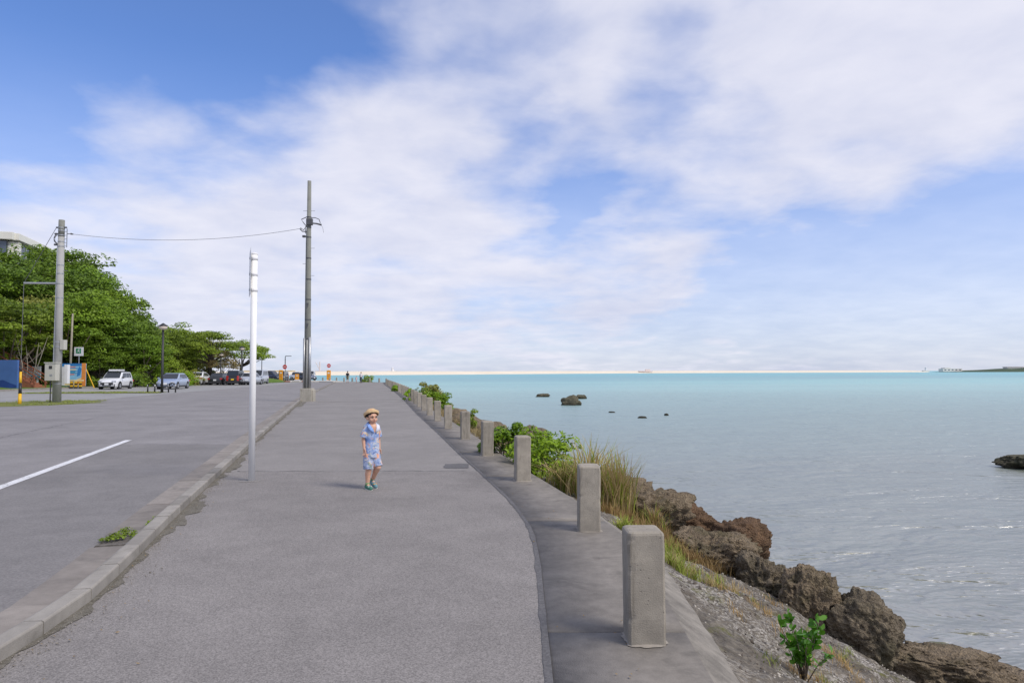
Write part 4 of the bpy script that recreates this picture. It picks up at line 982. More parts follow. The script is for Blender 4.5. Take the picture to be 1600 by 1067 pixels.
verge('grass_verge', [(-22.2, 33.2), (-21.6, 36), (-23.5, 39.2), (-26.5, 38), (-31.5, 34.5), (-36, 29), (-33, 25), (-27, 29)], .006, 51, 'mown yellow-green grass of the verge at the near utility pole')
verge('grass_verge', [(-27.2, 52.6), (-28.2, 55.6), (-33, 56.6), (-38, 54.8), (-38, 52.4), (-33, 52.6)], .006, 52, 'thin grass of the verge at the lamp post')
mound = MB(); rng = np.random.default_rng(3); V = []; nx_, ny_ = 16, 12
for i in range(nx_):
    for j in range(ny_):
        u, v = i / (nx_ - 1), j / (ny_ - 1); x = -54 + 17.2 * u; y = 102.5 + 13 * v; z = .03 + 1.15 * (math.sin(math.pi * min(1, v * 1.05)) ** .6) * max(0, (1 - u ** 4)) ** .7; V.append((x, y, z))
struct(np_obj('grass_mound', V, [(i*ny_+j, (i+1)*ny_+j, (i+1)*ny_+j+1, i*ny_+j+1) for i in range(nx_ - 1) for j in range(ny_ - 1)], 'lawn', smooth=True))
# kerbed island at the far junction
isl = MB(); ip = [(-38.6, 111.2), (-31.5, 111.5), (-28.4, 108.6), (-27.4, 110.8), (-31, 119.5), (-37, 124), (-41, 120)]
nI = len(ip); isl.add([(x, y, .12) for x, y in ip] + [(x, y, -.02) for x, y in ip], [tuple(range(nI))] + [(i, nI + i, nI + (i + 1) % nI, (i + 1) % nI) for i in range(nI)])
struct(isl.build('pavement_island', 'concrete_light', bevel=.02))
for k in range(5):
    b = MB().box((-39.6 + k * 1.5, 111.0, .10), (1.1, .28, .22), .02); o = b.build('kerb_block', 'brick_red' if k % 2 == 0 else 'concrete_light', bevel=.03); tag(o, ['red', 'pale', 'red', 'pale', 'red'][k] + ' painted kerb block at the far junction, ' + ['first', 'second', 'third', 'fourth', 'fifth'][k] + ' from the left', 'kerb block', 'painted kerb blocks at the far junction')

# ================================================================== trees
DL = 'leaf'
TL = [('broad', 1, (-61.8, 78.0, 3.6), 10.2, 'dark broadleaf tree at the left edge below the white building'),
 ('broad', 2, (-63.8, 84.0, 4.3), 10.0, 'dark broadleaf tree just right of the left edge under the building windows'),
 ('mid', 1, (-64.7, 90.0, 4.7), 10.8, 'tree whose top covers the lower part of the white building'),
 ('broad', 3, (-57.7, 84.0, 2.1), 12.6, 'broad dark tree left of the near utility pole in front of the building end'),
 ('broad', 1, (-65.5, 94.0, 5.0), 13.6, 'tall dark tree whose top shows just left of the near utility pole'),
 ('broad', 2, (-61.4, 92.0, 3.3), 14.0, 'tall broadleaf tree directly behind the top of the near utility pole'),
 ('broad', 4, (-57.0, 88.0, 1.8), 13.2, 'tall broadleaf tree just right of the near utility pole, crowning the grove'),
 ('broad', 3, (-53.6, 86.0, .9), 11.8, 'broadleaf tree on the right shoulder of the big grove'),
 ('broad', 1, (-53.0, 90.0, .7), 10.6, 'broadleaf tree at the right flank of the big grove against the sky'),
 ('broad', 4, (-48.8, 86.0, .1), 8.4, 'lower broadleaf tree at the right foot of the big grove left of the lamp post'),
 ('mid', 2, (-50.2, 68.0, .3), 8.5, 'green tree above the blue wall at the left edge'),
 ('pale', 1, (-52.6, 74.5, .2), 9.2, 'pale feathery tree with thin bare stems left of the near utility pole'),
 ('broad', 2, (-48.7, 76.0, .1), 10.1, 'broadleaf tree behind the painted notice board'),
 ('broad', 3, (-49.8, 79.0, .1), 9.6, 'broadleaf tree overhanging the gap left of the white parked car'),
 ('broad', 4, (-46.8, 79.5, .0), 8.4, 'broadleaf tree with low boughs over the white parked car'),
 ('broad', 1, (-46.4, 81.0, .0), 7.2, 'spreading tree between the white parked car and the lamp post'),
 ('mid', 3, (-52.4, 67.5, .3), 6.2, 'leafy tree right behind the stair railing'),
 ('mid', 1, (-51.5, 62.5, .4), 8.0, 'green tree at the very left edge above the stairs'),
 ('mid', 2, (-50.4, 97.0, .3), 7.9, 'mid green tree behind the lamp post'),
 ('mid', 3, (-51.4, 104.0, .5), 8.2, 'yellow-green tree right of the lamp post'),
 ('pale', 2, (-48.8, 105.0, .4), 6.6, 'pale twiggy tree left of the umbrella-shaped tree'),
 ('mid', 1, (-47.2, 101.0, .2), 6.2, 'bushy tree above the silver-blue car'),
 ('pale', 1, (-45.6, 95.0, .1), 5.0, 'pale bushy tree above the white car'),
 ('mid', 2, (-46.4, 92.0, .2), 7.0, 'yellow-green tree low behind the silver-blue car'),
 ('mid', 3, (-44.0, 90.0, .1), 4.6, 'small bushy tree right behind the silver-blue car roof'),
 ('pale', 2, (-46.8, 104.5, .2), 6.4, 'pale bushy tree left of the umbrella-shaped trunk'),
 ('mid', 1, (-43.4, 83.5, .0), 4.8, 'small leafy tree left of the lamp post foot'),
 ('broad', 2, (-42.8, 79.5, .0), 5.6, 'low dark tree filling the shade behind the white parked car'),
 ('broad', 3, (-46.0, 76.0, .0), 5.8, 'low dark tree filling the shade behind the notice board'),
 ('umbrella', 1, (-41.3, 93.0, .0), 7.0, 'umbrella-shaped tree with a dark leaning trunk'),
 ('umbrella', 2, (-39.6, 99.5, .0), 6.0, 'second umbrella-shaped tree behind, at the end of the tree line'),
 ('dry', 1, (-39.1, 92.5, .0), 4.4, 'small pale brownish tree under the umbrella-shaped tree')]
for i, (kind, sd, loc, h, lab) in enumerate(TL):
    sp = {'broad': 1.12, 'umbrella': 1.22, 'dry': .78}.get(kind, 1.12)
    tree(kind, sd, loc, h, lab, sp, i * 1.7, 'trees on the hillside', lean=(R(2), R(6)) if kind == 'umbrella' else (0, 0))
US = [(-47.0, 74.5, 1.3, 1.5, 'leaf_mid'), (-44.6, 74.4, 1.2, 1.0, 'leaf_mid'), (-42.0, 76.0, 1.5, 1.6, 'leaf_deep'), (-39.5, 78.0, 1.4, 1.2, 'leaf_mid'), (-38.9, 80.5, 1.5, 1.6, 'leaf_shrub'), (-41.5, 83.0, 1.8, 2.4, 'leaf_mid'),
      (-40.5, 86.5, 1.7, 2.2, 'leaf_pale'), (-42.6, 90.5, 1.8, 2.6, 'leaf_mid'), (-45.0, 92.5, 1.9, 3.0, 'leaf_pale'), (-42.0, 94.5, 1.6, 1.8, 'leaf_pale'), (-52.6, 69.0, 1.4, 2.0, 'leaf_mid'), (-51.4, 74.0, 1.2, 1.3, 'leaf_shrub'), (-49.5, 74.4, 1.6, 2.4, 'leaf_pale'), (-44.3, 88.0, 1.7, 2.6, 'leaf_deep')]
UL = ['dark undergrowth bush at the left foot of the grove', 'low bush behind the painted board', 'dark bush behind the white parked car', 'bush beside the motor scooter', 'bright bush between the white and silver-blue cars', 'bush left of the lamp post', 'pale bush right behind the lamp post', 'bush behind the silver-blue car', 'tall pale bush left of the white car', 'pale low bush behind the white car', 'bush beside the stair railing', 'bright low bush behind the white map board', 'pale tall bush behind the map board', 'dark bush deep behind the lamp post']
for k, (x, y, r_, h, m_) in enumerate(US): shrub('bush', (x, y, hill_z(x, y)), r_, h * .62, 26, 70, .2, m_, UL[k], 60 + k, 'undergrowth at the foot of the hill', 'bush')
# bare pale stems among the leaves
st = thing('bare_tree', 'bare pale branching stems in front of the left trees', 'tree', (-47.2, 66.5, 0.1))
sb = MB(); rng = np.random.default_rng(2)
for k in range(4):
    a = np.array([rng.uniform(-.3, .3), 0, 0]); e = np.array([rng.uniform(-1.6, 2.4), rng.uniform(-.5, .5), rng.uniform(4.0, 6.3)])
    sb.tube([tuple(a), tuple(a * .5 + e * .45 + [.2, 0, .2]), tuple(e)], [.045, .032, .01], 6)
    for j in range(3):
        q = a * .4 + e * rng.uniform(.5, .8); sb.tube([tuple(q), tuple(q + [rng.uniform(-.8, .8), rng.uniform(-.3, .3), rng.uniform(.5, 1.3)])], [.022, .006], 5)
sb.build('branches', 'bark_pale', st, True)

# ================================================================== white building on the hill
def building():
    ang = math.atan2(.28, 1.0); t = thing('hill_building', 'white flat-roofed building with wide windows above the trees', 'building', (-80.64, 110, 8.0), ang)
    # local: x = across (left is negative), y = along the facade; facade plane x = 0
    H = 16.1; L = 40.0
    MB().box((-9.2, L / 2, H / 2 - .6), (17.9, L, H - 1.2)).build('wall', 'plaster_white', t, bevel=.03)
    MB().box((-9.0, L / 2, H - .45), (19.4, L + .8, 1.1)).build('roof', 'plaster_white', t, bevel=.04)
    pil = [0.0] + [8.2 * k for k in range(1, 5)]
    for py in pil: MB().box((.12, py + .45, H / 2 - .65), (.95, .9, H - 1.4)).build('pilaster', 'plaster_white', t, bevel=.03)
    for k in range(4):
        for s_ in range(2):
            y0 = pil[k] + 1.0; y1 = pil[k + 1] - .1; z1 = H - 1.25 - s_ * 4.9; z0 = z1 - 3.6; wn = MB().box((-.20, (y0 + y1) / 2, (z0 + z1) / 2), (.12, y1 - y0, z1 - z0)); fr = wn.build('window', 'steel_dark', t)
            for q in range(2):
                a = y0 + (y1 - y0) * q / 2 + .12; b = y0 + (y1 - y0) * (q + 1) / 2 - .12
                MB().box((-.115, (a + b) / 2, (z0 + z1) / 2 + .5), (.06, b - a, z1 - z0 - 1.2)).build('pane', 'window_glass', fr)
                MB().box((-.115, (a + b) / 2, z0 + .4), (.06, b - a, .6)).build('pane', 'window_glass', fr)
            MB().box((-.08, (y0 + y1) / 2, (z0 + z1) / 2), (.12, .22, z1 - z0)).build('mullion', 'paint_white', fr)
    # front wing facing the road
    MB().box((-12.6, -.24, H / 2 - .9), (24.2, .4, H - 2.0)).build('wing_wall', 'plaster_white', t)
    MB().box((-12.4, -.62, H - .45), (25.0, 1.2, 1.2)).build('wing_roof', 'plaster_white', t, bevel=.04)
    for k in range(4):
        fr = MB().box((-3.1 - k * 5.4, -.46, H - 3.3), (4.5, .12, 4.4)).build('window', 'steel_dark', t)
        for q in (-1, 1): MB().box((-3.1 - k * 5.4 + q * 1.1, -.54, H - 3.3), (2.0, .06, 4.1)).build('pane', 'window_glass', fr)
building()

# ================================================================== stairs, blue wall, boards
def stairs():
    t = thing('stairway', 'brown timber stairway with railing climbing behind the blue wall', 'stairs', (-46.0, 66.0, .12), 0)
    # stair rises towards -x
    n = 16; run, rise = .30, .17
    base = MB(); prof = [(0, 0)] + [p for k in range(n) for p in ((-k * run, (k + 1) * rise), (-(k + 1) * run, (k + 1) * rise))] + [(-n * run, 0)]
    base.prism(prof, -.1, 1.4).build('steps', 'brick_red', t)
    for yy in (-.18, 1.48):
        for k in range(0, n + 1, 4): MB().box((-k * run - .05, yy, k * rise + .62), (.12, .12, 1.25)).build('post', 'wood_red', t)
        sl = rise / run
        for hh, th in ((1.2, .11), (.85, .07), (.52, .07)):
            L = n * run + .3; MB().box((-n * run / 2, yy + .0, n * rise / 2 + hh), (L * math.sqrt(1 + sl * sl), .06, th), mat=Matrix.Rotation(math.atan(sl), 3, 'Y')).build('rail', 'wood_red', t)
stairs()
t = thing('blue_wall', 'blue painted wall with a darker wave at its foot by the stairs', 'wall', (-48.6, 64.0, .1))
MB().box((0, 0, 1.32), (4.7, .22, 2.75)).build('panel', 'blue_wall', t, bevel=.02)
MB().add([(-2.3, -.114, .03), (2.3, -.114, .03), (2.3, -.114, .35), (1.7, -.114, .55), (1.0, -.114, .85), (.5, -.114, .75), (-.1, -.114, .5), (-1.0, -.114, .4), (-2.3, -.114, .6)], [tuple(range(9))]).build('painted_wave', 'blue_wall_dark', t)
t = thing('map_board', 'white map board with blue-green lower edge on two posts', 'sign', (-50.0, 71.0, .2))
MB().box((0, 0, 1.45), (2.1, .06, 1.25)).build('panel', 'paint_white', t, bevel=.01)
MB().add([(-.1, -.034, .85), (1.0, -.034, .85), (1.0, -.034, 1.12), (.5, -.034, 1.05), (.2, -.034, 1.15), (-.1, -.034, 1.0)], [tuple(range(6))]).build('sea_print', 'board_teal', t)
MB().add([(.05, -.036, 1.13), (.95, -.036, 1.18), (.95, -.036, 1.35), (.3, -.036, 1.3)], [(0, 1, 2, 3)]).build('sky_print', 'board_sky', t)
for k, z in enumerate((1.95, 1.82, 1.72)): MB().box((-.35 + .1 * k, -.036, z), (1.0 - .2 * k, .006, .05)).build('text_line', 'board_pink', t)
for x in (-.85, .65): MB().box((x, .07, .6), (.14, .08, 1.6)).build('post', 'paint_white', t)
def painted_board():
    t = thing('notice_board', 'colourful painted notice board with blue sky and orange edge beside the near pole', 'sign', (-44.9, 70.0, .05))
    MB().box((0, 0, 1.35), (2.5, .10, 2.3)).build('panel', 'board_sky', t, bevel=.01)
    MB().box((1.06, -.06, 1.35), (.42, .03, 2.34)).build('side_post', 'board_orange', t)
    MB().box((-.2, -.06, 2.38), (2.1, .02, .24)).build('top_band', 'board_blue', t)
    for k, (z, m_, w_) in enumerate(((2.13, 'board_pink', 1.1), (1.86, 'board_cream', 1.2), (1.60, 'board_teal', 1.1), (1.38, 'board_pink', .9))): MB().box((-.35, -.058, z), (w_, .014, .11)).build('text_line', m_, t)
    for z in (2.0, 1.73, 1.5): MB().box((-.3, -.056, z), (1.5, .012, .05)).build('divider', 'board_blue', t)
    MB().add([(.35, -.062, 1.15), (.7, -.062, 1.3), (.82, -.062, 1.95), (.6, -.062, 2.2), (.45, -.062, 1.9)], [(0, 1, 2, 3, 4)]).build('painted_wave', 'board_blue', t)
    MB().add([(-1.2, -.062, .25), (.8, -.062, .25), (.84, -.062, 1.05), (.4, -.062, .9), (.0, -.062, .55), (-1.2, -.062, .45)], [tuple(range(6))]).build('painted_sand', 'board_cream', t)
    MB().add([(.35, -.068, .4), (.84, -.068, .45), (.84, -.068, .9), (.5, -.068, .85)], [(0, 1, 2, 3)]).build('painted_patch', 'board_orange', t)
    MB().add([(-.9, -.068, .62), (.05, -.068, .68), (.25, -.068, .82), (-.5, -.068, .86)], [(0, 1, 2, 3)]).build('painted_boat', 'black_metal', t)
    MB().box((-1.05, -.07, 1.2), (.36, .02, 1.9)).build('side_panel', 'paint_white', t)
    for x, m_ in ((1.45, 'wood_red'),): MB().tube([(1.2, .1, 1.9), (1.95, .3, -.02)], .05, 6).build('brace', 'yellow', t)
painted_board()
def evac_sign():
    t = thing('evacuation_sign', 'white sign with a green running-figure square above the notice board', 'sign', (-45.2, 71.2, .05))
    MB().tube([(0, .05, 0), (0, .05, 3.6)], .045, 8).build('post', 'steel', t)
    p = MB().box((0, 0, 3.75), (.95, .05, .92)).build('panel', 'paint_white', t, bevel=.01)
    MB().box((-.02, -.03, 3.82), (.52, .012, .52)).build('green_square', 'green_sign', p)
    f = MB(); f.ball((.02, -.04, 3.99), (.05, .008, .05), 10, 6); f.add([(-.06, -.04, 3.93), (.05, -.04, 3.92), (.04, -.04, 3.78), (-.05, -.04, 3.77)], [(0, 1, 2, 3)])
    f.tube([(.0, -.04, 3.78), (.10, -.04, 3.70), (.07, -.04, 3.6)], .018, 6); f.tube([(-.02, -.04, 3.78), (-.08, -.04, 3.68), (-.19, -.04, 3.66)], .018, 6); f.tube([(.0, -.04, 3.9), (.13, -.04, 3.83)], .014, 6); f.tube([(-.02, -.04, 3.9), (-.13, -.04, 3.82), (-.16, -.04, 3.9)], .014, 6)
    f.build('running_figure', 'paint_white', p)
evac_sign()
tag(MB().tube([(-45.55, 70.4, 0), (-45.5, 70.4, 4), (-45.42, 70.4, 7.7)], [.12, .11, .08], 8).build('timber_pole', 'bark_pale', smooth=True), 'thin weathered timber pole standing behind the notice board', 'pole')
# striped barrier trestle by the near pole
t = thing('barrier_feet', 'low black and yellow striped feet below the notice board', 'barrier', (-44.3, 69.3, .0))
for x in (-.35, .1, .55):
    for k in range(4): MB().box((x, 0, .1 + k * .17), (.2, .2, .17)).build('stripe', 'yellow' if k % 2 else 'black_metal', t)
MB().box((.1, 0, .82), (1.5, .08, .14)).build('bar', 'board_cream', t)

# ================================================================== poles
def bands(mb_parent, x, y, zs, rf, mat, h=.05):
    for z in zs: MB().tube([(x, y, z - h / 2), (x, y, z + h / 2)], rf(z) + .012, 14).build('band', mat, mb_parent)
P1 = (-24.05, 36.17); P2 = (-11.05, 36.9)
def pole_near():
    t = thing('utility_pole', 'light concrete utility pole with meter box on the grass verge at left', 'utility pole', (P1[0], P1[1], 0)); H = 9.72; r0, r1 = .195, .145
    rf = lambda z: r0 + (r1 - r0) * z / H
    MB().tube([(0, 0, -.3), (0, 0, 4.5), (0, 0, H - .9)], [r0, rf(4.5), rf(H - .9)], 20).build('shaft', 'concrete_pole', t, True)
    MB().tube([(0, 0, H - .9), (0, 0, H)], [rf(H - .9) + .002, r1], 20).build('shaft_top', 'concrete_pole_dark', t, True)
    bands(t, 0, 0, (9.3, 9.15, 8.9, 8.55, 8.3, 7.3, 6.85, 6.3, 5.55, 3.2, 2.95, 1.0), rf, 'steel')
    b = MB().box((-.05, -.36, 1.62), (.58, .34, .92)).build('meter_box', 'box_beige', t, bevel=.02); MB().box((-.05, -.36, 2.10), (.64, .40, .05)).build('lid', 'box_beige', b); MB().box((-.03, -.535, 1.86), (.16, .02, .16)).build('window', 'plastic_dark', b); MB().box((.0, -.533, 1.45), (.14, .015, .1)).build('sticker', 'steel', b)
    MB().box((.28, -.02, 3.05), (.22, .28, .52)).build('junction_box', 'box_beige', t, bevel=.015)
    MB().box((.36, .2, 1.5), (.2, .2, 1.0)).build('side_box', 'paint_white', t, bevel=.015)
    MB().tube([(-.22, -.02, 0), (-.22, -.02, 2.6), (-.19, -.02, 6.0), (-.17, -.02, 8.4)], .028, 8).build('conduit', 'paint_white', t, True)
    MB().tube([(-.27, -.14, 0), (-.27, -.14, 1.2)], .03, 8).build('conduit', 'steel_dark', t, True)
    MB().tube([(-.12, 0, 6.32), (-1.68, -.35, 6.30)], .055, 8).build('stay_arm', 'steel', t)
    loop = MB(); loop.tube([(-.14 - .22 * math.sin(a), -.05, 8.7 + .26 * math.cos(a)) for a in np.linspace(0, math.pi, 10)], .02, 6); loop.tube([(-.14 - .14 * math.sin(a), -.1, 8.68 + .2 * math.cos(a)) for a in np.linspace(0, math.pi, 10)], .016, 6); loop.build('cable_loop', 'steel_dark', t)
    MB().box((-.28, 0, 8.98), (.14, .08, .08)).box((-.26, 0, 8.4), (.2, .1, .09)).build('insulator', 'steel_dark', t)
    MB().box((0, 0, 9.32), (.55, .08, .07)).build('crossarm', 'steel_dark', t)
    rk = MB().box((.30, 0, 8.75), (.03, .04, 1.0))
    for z in (9.1, 8.9, 8.7, 8.5, 8.35): rk.box((.22, 0, z), (.16, .025, .025))
    rk.build('rack', 'steel', t); MB().tube([(.30, 0, 8.98), (.52, 0, 8.98)], .02, 6).tube([(.5, 0, 8.98), (.62, .02, 8.96)], [.05, .03], 8).build('cable_clamp', 'steel_dark', t)
    for k, z in enumerate((7.0, 5.9)): MB().tube([(-.3 if k else .1, 0, z), (.1 if k else .38, 0, z)], .012, 6).build('step_bolt', 'steel', t)
    g = thing('guy_wire', 'guy wire running down from the near pole to a yellow and black sleeve', 'guy wire', (-25.73, 35.82, 0))
    MB().tube([(0, 0, 6.3), (1.2, -1.72, 0)], .014, 6).build('wire', 'steel_dark', g); MB().tube([(0, 0, 6.3), (1.42, .32, 9.3)], .013, 6).build('upper_wire', 'steel_dark', g)
    for k, (a, b) in enumerate(((0, .52), (.52, 1.06), (1.06, 1.62), (1.62, 1.95))):
        q = lambda z: (1.2 * (1 - z / 6.3), -1.72 * (1 - z / 6.3), z)
        MB().tube([q(a), q(b)], [.085 - .012 * k, .075 - .012 * k], 12).build('sleeve', 'black_metal' if k % 2 else 'yellow', g, True)
pole_near()
def pole_far():
    t = thing('utility_pole', 'tall grey utility pole standing on a concrete block at the kerb', 'utility pole', (P2[0], P2[1], 0)); H = 12.0; r0, r1 = .185, .10; rf = lambda z: r0 + (r1 - r0) * z / H
    MB().tube([(0, 0, .5), (0, 0, 5), (0, 0, H)], [r0, rf(5), r1], 18).build('shaft', 'concrete_pole_dark', t, True)
    MB().box((0, 0, .34), (.62, .58, .72)).build('base_block', 'concrete_block', t, bevel=.02); MB().box((.335, .02, .3), (.10, .46, .64)).build('base_block', 'concrete_block', t, bevel=.02)
    MB().tube([(-.15, -.14, .7), (-.15, -.14, 3.4)], .055, 10).build('conduit', 'steel', t, True); MB().tube([(.16, -.12, .7), (.14, -.12, 3.45)], .075, 10).build('conduit', 'steel', t, True); MB().tube([(.02, -.2, .7), (.02, -.18, 3.3)], .04, 10).build('conduit', 'concrete_pole', t, True)
    MB().tube([(-.16, .0, 3.4), (-.14, 0, 8.6), (-.12, 0, 9.4)], .022, 8).build('conduit', 'steel_dark', t, True)
    bands(t, 0, 0, (.78, 2.0, 3.35, 4.4, 5.5, 6.6, 7.75, 8.9, 9.45, 9.75, 10.0), rf, 'steel_dark', .06)
    MB().box((.06, -.1, 9.72), (.34, .18, .36)).build('clamp_block', 'steel_dark', t, bevel=.02)
    MB().tube([(.1, 0, 9.68), (.4, 0, 9.65), (.68, 0, 9.58)], [.035, .04, .05], 8).build('bracket', 'steel_dark', t)
    a = MB(); a.tube([(.05, 0, 9.98), (.35, 0, 9.97), (.55, 0, 9.88), (.62, 0, 9.68)], .022, 6); a.tube([(-.05, 0, 10.05), (-.42, 0, 9.88), (-.3, 0, 9.7), (-.14, 0, 9.5), (-.3, 0, 9.3), (-.46, 0, 9.42)], .024, 6); a.tube([(-.1, -.05, 9.2), (-.35, -.03, 9.22), (-.48, 0, 9.36)], .03, 6); a.tube([(-.05, 0, 9.75), (-.2, 0, 9.42), (-.18, 0, 9.1)], .02, 6); a.tube([(.68, 0, 9.56), (.76, 0, 9.4), (.8, 0, 9.15)], .008, 5); a.build('cable_bundle', 'steel_dark', t)
    MB().box((-.26, 0, 8.95), (.18, .12, .12)).build('cable_joint', 'steel_dark', t, bevel=.02)
    for z, s_ in ((10.35, -1), (10.35, 1), (8.3, 1), (7.45, -1), (6.8, 1)): MB().tube([(s_ * .08, 0, z), (s_ * .32, 0, z)], .011, 6).build('step_bolt', 'steel', t)
    for z in (4.2, 5.3): MB().add([(-.08, -.17, z), (.08, -.17, z), (0, -.175, z - .3)], [(0, 1, 2)]).build('label_mark', 'steel_dark', t)
pole_far()
a_, b_ = Vector((P1[0] + .62, P1[1], 8.96)), Vector((P2[0] - .46, P2[1], 9.38)); pts = []
for k in range(33):
    s = k / 32; p = a_.lerp(b_, s); p.z -= .46 * 4 * s * (1 - s); pts.append(p)
tag(MB().tube(pts, .013, 6).build('overhead_cable', 'steel'), 'sagging overhead cable strung between the two utility poles', 'cable')

def sign_pole():
    t = thing('sign_pole', 'tall white steel pole with an edge-on sign plate on the footpath', 'sign pole', (-3.74, 9.86, .004)); r = .0445; H = 3.27
    MB().tube([(0, 0, -.1), (0, 0, H)], r, 24).build('pole', 'paint_white_pole', t, True)
    MB().lathe([(r + .001, H - .015), (r + .004, H - .01), (r + .004, H + .006), (r - .01, H + .014), (0, H + .016)], 24).build('cap', 'paint_white', t, True)
    az = math.atan2(-3.74, 9.86)          # the plate lies in the line of sight
    d = Vector((-math.sin(az + R(1.5)), -math.cos(az + R(1.5)), 0)); M_ = Matrix.Rotation(-az - R(90), 3, 'Z')
    pl = MB().box((-.058, -.008, H - .275), (.56, .004, .66), mat=Matrix.Rotation(-az + R(92), 3, 'Z')).build('sign_plate', 'paint_white', t, bevel=.001)
    for z in (H - .07, H - .30, H - .53):
        b = MB().lathe([(r + .001, z - .022), (r + .006, z - .020), (r + .006, z + .020), (r + .001, z + .022)], 24); b.build('band', 'paint_white', t, True)
        MB().box((-.052, -.012, z), (.02, .05, .035)).box((-.03, -.052, z), (.03, .02, .035)).build('clamp', 'steel', t, bevel=.003)
        MB().ball((-.022, -.056, z), .008, 8, 6).build('bolt', 'steel_dark', t)
    MB().box((0, 0, .002), (.28, .24, .006)).build('footing', 'asphalt_path', t, bevel=.003)
sign_pole()

def lamp(loc, H, label, hoops=True, kind='drum'):
    t = thing('lamp_post', label, 'lamp post', loc, 0, 'lamp posts in the car park')
    MB().tube([(0, 0, 0), (0, 0, .9), (0, 0, H - .5)], [.11, .09, .075], 12).build('post', 'black_metal', t, True)
    if kind == 'drum':
        MB().lathe([(.08, H - .55), (.30, H - .46), (.32, H - .30), (.30, H - .27), (0, H - .26)], 20).build('lamp_glass', 'lamp_glass', t, True)
        MB().lathe([(.34, H - .27), (.34, H - .22), (.16, H - .10), (.05, H - .02), (0, H)], 20).build('cap', 'black_metal', t, True)
    else:
        MB().tube([(0, 0, H - .5), (0, 0, H - .1), (.12, 0, H)], .06, 10).build('neck', 'black_metal', t); MB().box((.55, 0, H), (1.0, .28, .10)).build('lamp_head', 'steel_dark', t, bevel=.03)
    return t
def hoop(x, y, label):
    h = thing('hoop_barrier', label, 'barrier', (x, y, 0), 0, 'black hoop barriers round the lamp posts')
    MB().tube([(-.28, 0, 0), (-.28, 0, .52)], .055, 10).build('post', 'black_metal', h, True); MB().tube([(.28, 0, 0), (.28, 0, .52)], .055, 10).build('post', 'black_metal', h, True)
    MB().tube([(-.28, 0, .5), (-.2, 0, .68), (0, 0, .74), (.2, 0, .68), (.28, 0, .5)], .05, 10).build('hoop', 'black_metal', h, True)
    for x_ in (-.28, .28): MB().tube([(x_, 0, .52), (x_, 0, .60)], .06, 10).build('reflector', 'paint_white', h)
lamp((-27.95, 54.6, 0), 5.55, 'black lamp post with drum lantern in front of the silver-blue car')
hoop(-28.75, 54.5, 'black hoop barrier left of the drum-lantern lamp post'); hoop(-27.1, 54.5, 'black hoop barrier right of the drum-lantern lamp post')
lamp((-35.0, 88.4, 0), 5.0, 'black lamp post in front of the red-lamped black minicar')
hoop(-35.8, 86.3, 'black hoop barrier left of the farther lamp post'); hoop(-34.2, 86.3, 'black hoop barrier right of the farther lamp post')
lamp((-38.8, 91.0, 0), 4.3, 'thin black lamp post under the umbrella-shaped tree')
lamp((-39.2, 118, 0), 4.4, 'slender lamp post with flat arm beside the no-entry sign', kind='arm')
lamp((-51.3, 140, 0), 4.5, 'farthest lamp post with flat arm behind the silver van', kind='arm')

def no_entry(loc, label, h):
    t = thing('no_entry_sign', label, 'road sign', loc, 0, 'no-entry signs at the far junction')
    MB().tube([(0, .06, 0), (0, .06, h + .2)], .04, 8).build('post', 'paint_white', t, True)
    MB().tube([(0, .02, h), (0, -.02, h)], .36, 24).build('disc', 'red', t); MB().box((0, -.03, h), (.52, .02, .12)).build('bar', 'paint_white', t)
no_entry((-37.6, 113, 0), 'round red no-entry sign on a post left of the far utility pole', 2.5); no_entry((-33.8, 126, 0), 'round red no-entry sign above the orange marker right of the far utility pole', 2.8)
def marker(loc, label, w_, h):
    t = thing('orange_marker', label, 'marker', loc, 0, 'orange road-work markers')
    MB().box((0, 0, h / 2 + .15), (w_, .12, h)).build('panel', 'orange', t, bevel=.04); MB().box((0, 0, .08), (w_ * 1.25, .5, .16)).build('foot', 'paint_white', t, bevel=.03)
    for k in range(2): MB().box((0, -.066, h * (.45 + .3 * k) + .1), (w_ * .5, .012, h * .13)).build('stripe', 'paint_white' if k else 'board_orange', t)
marker((-38.15, 112.8, .12), 'orange road-work panel below the left no-entry sign', .62, 1.7); marker((-33.7, 125.6, .0), 'orange road-work panel below the right no-entry sign', .75, 1.8)
marker((-42.8, 136, .0), 'small orange road-work panel among the far parked cars', .8, 1.1)
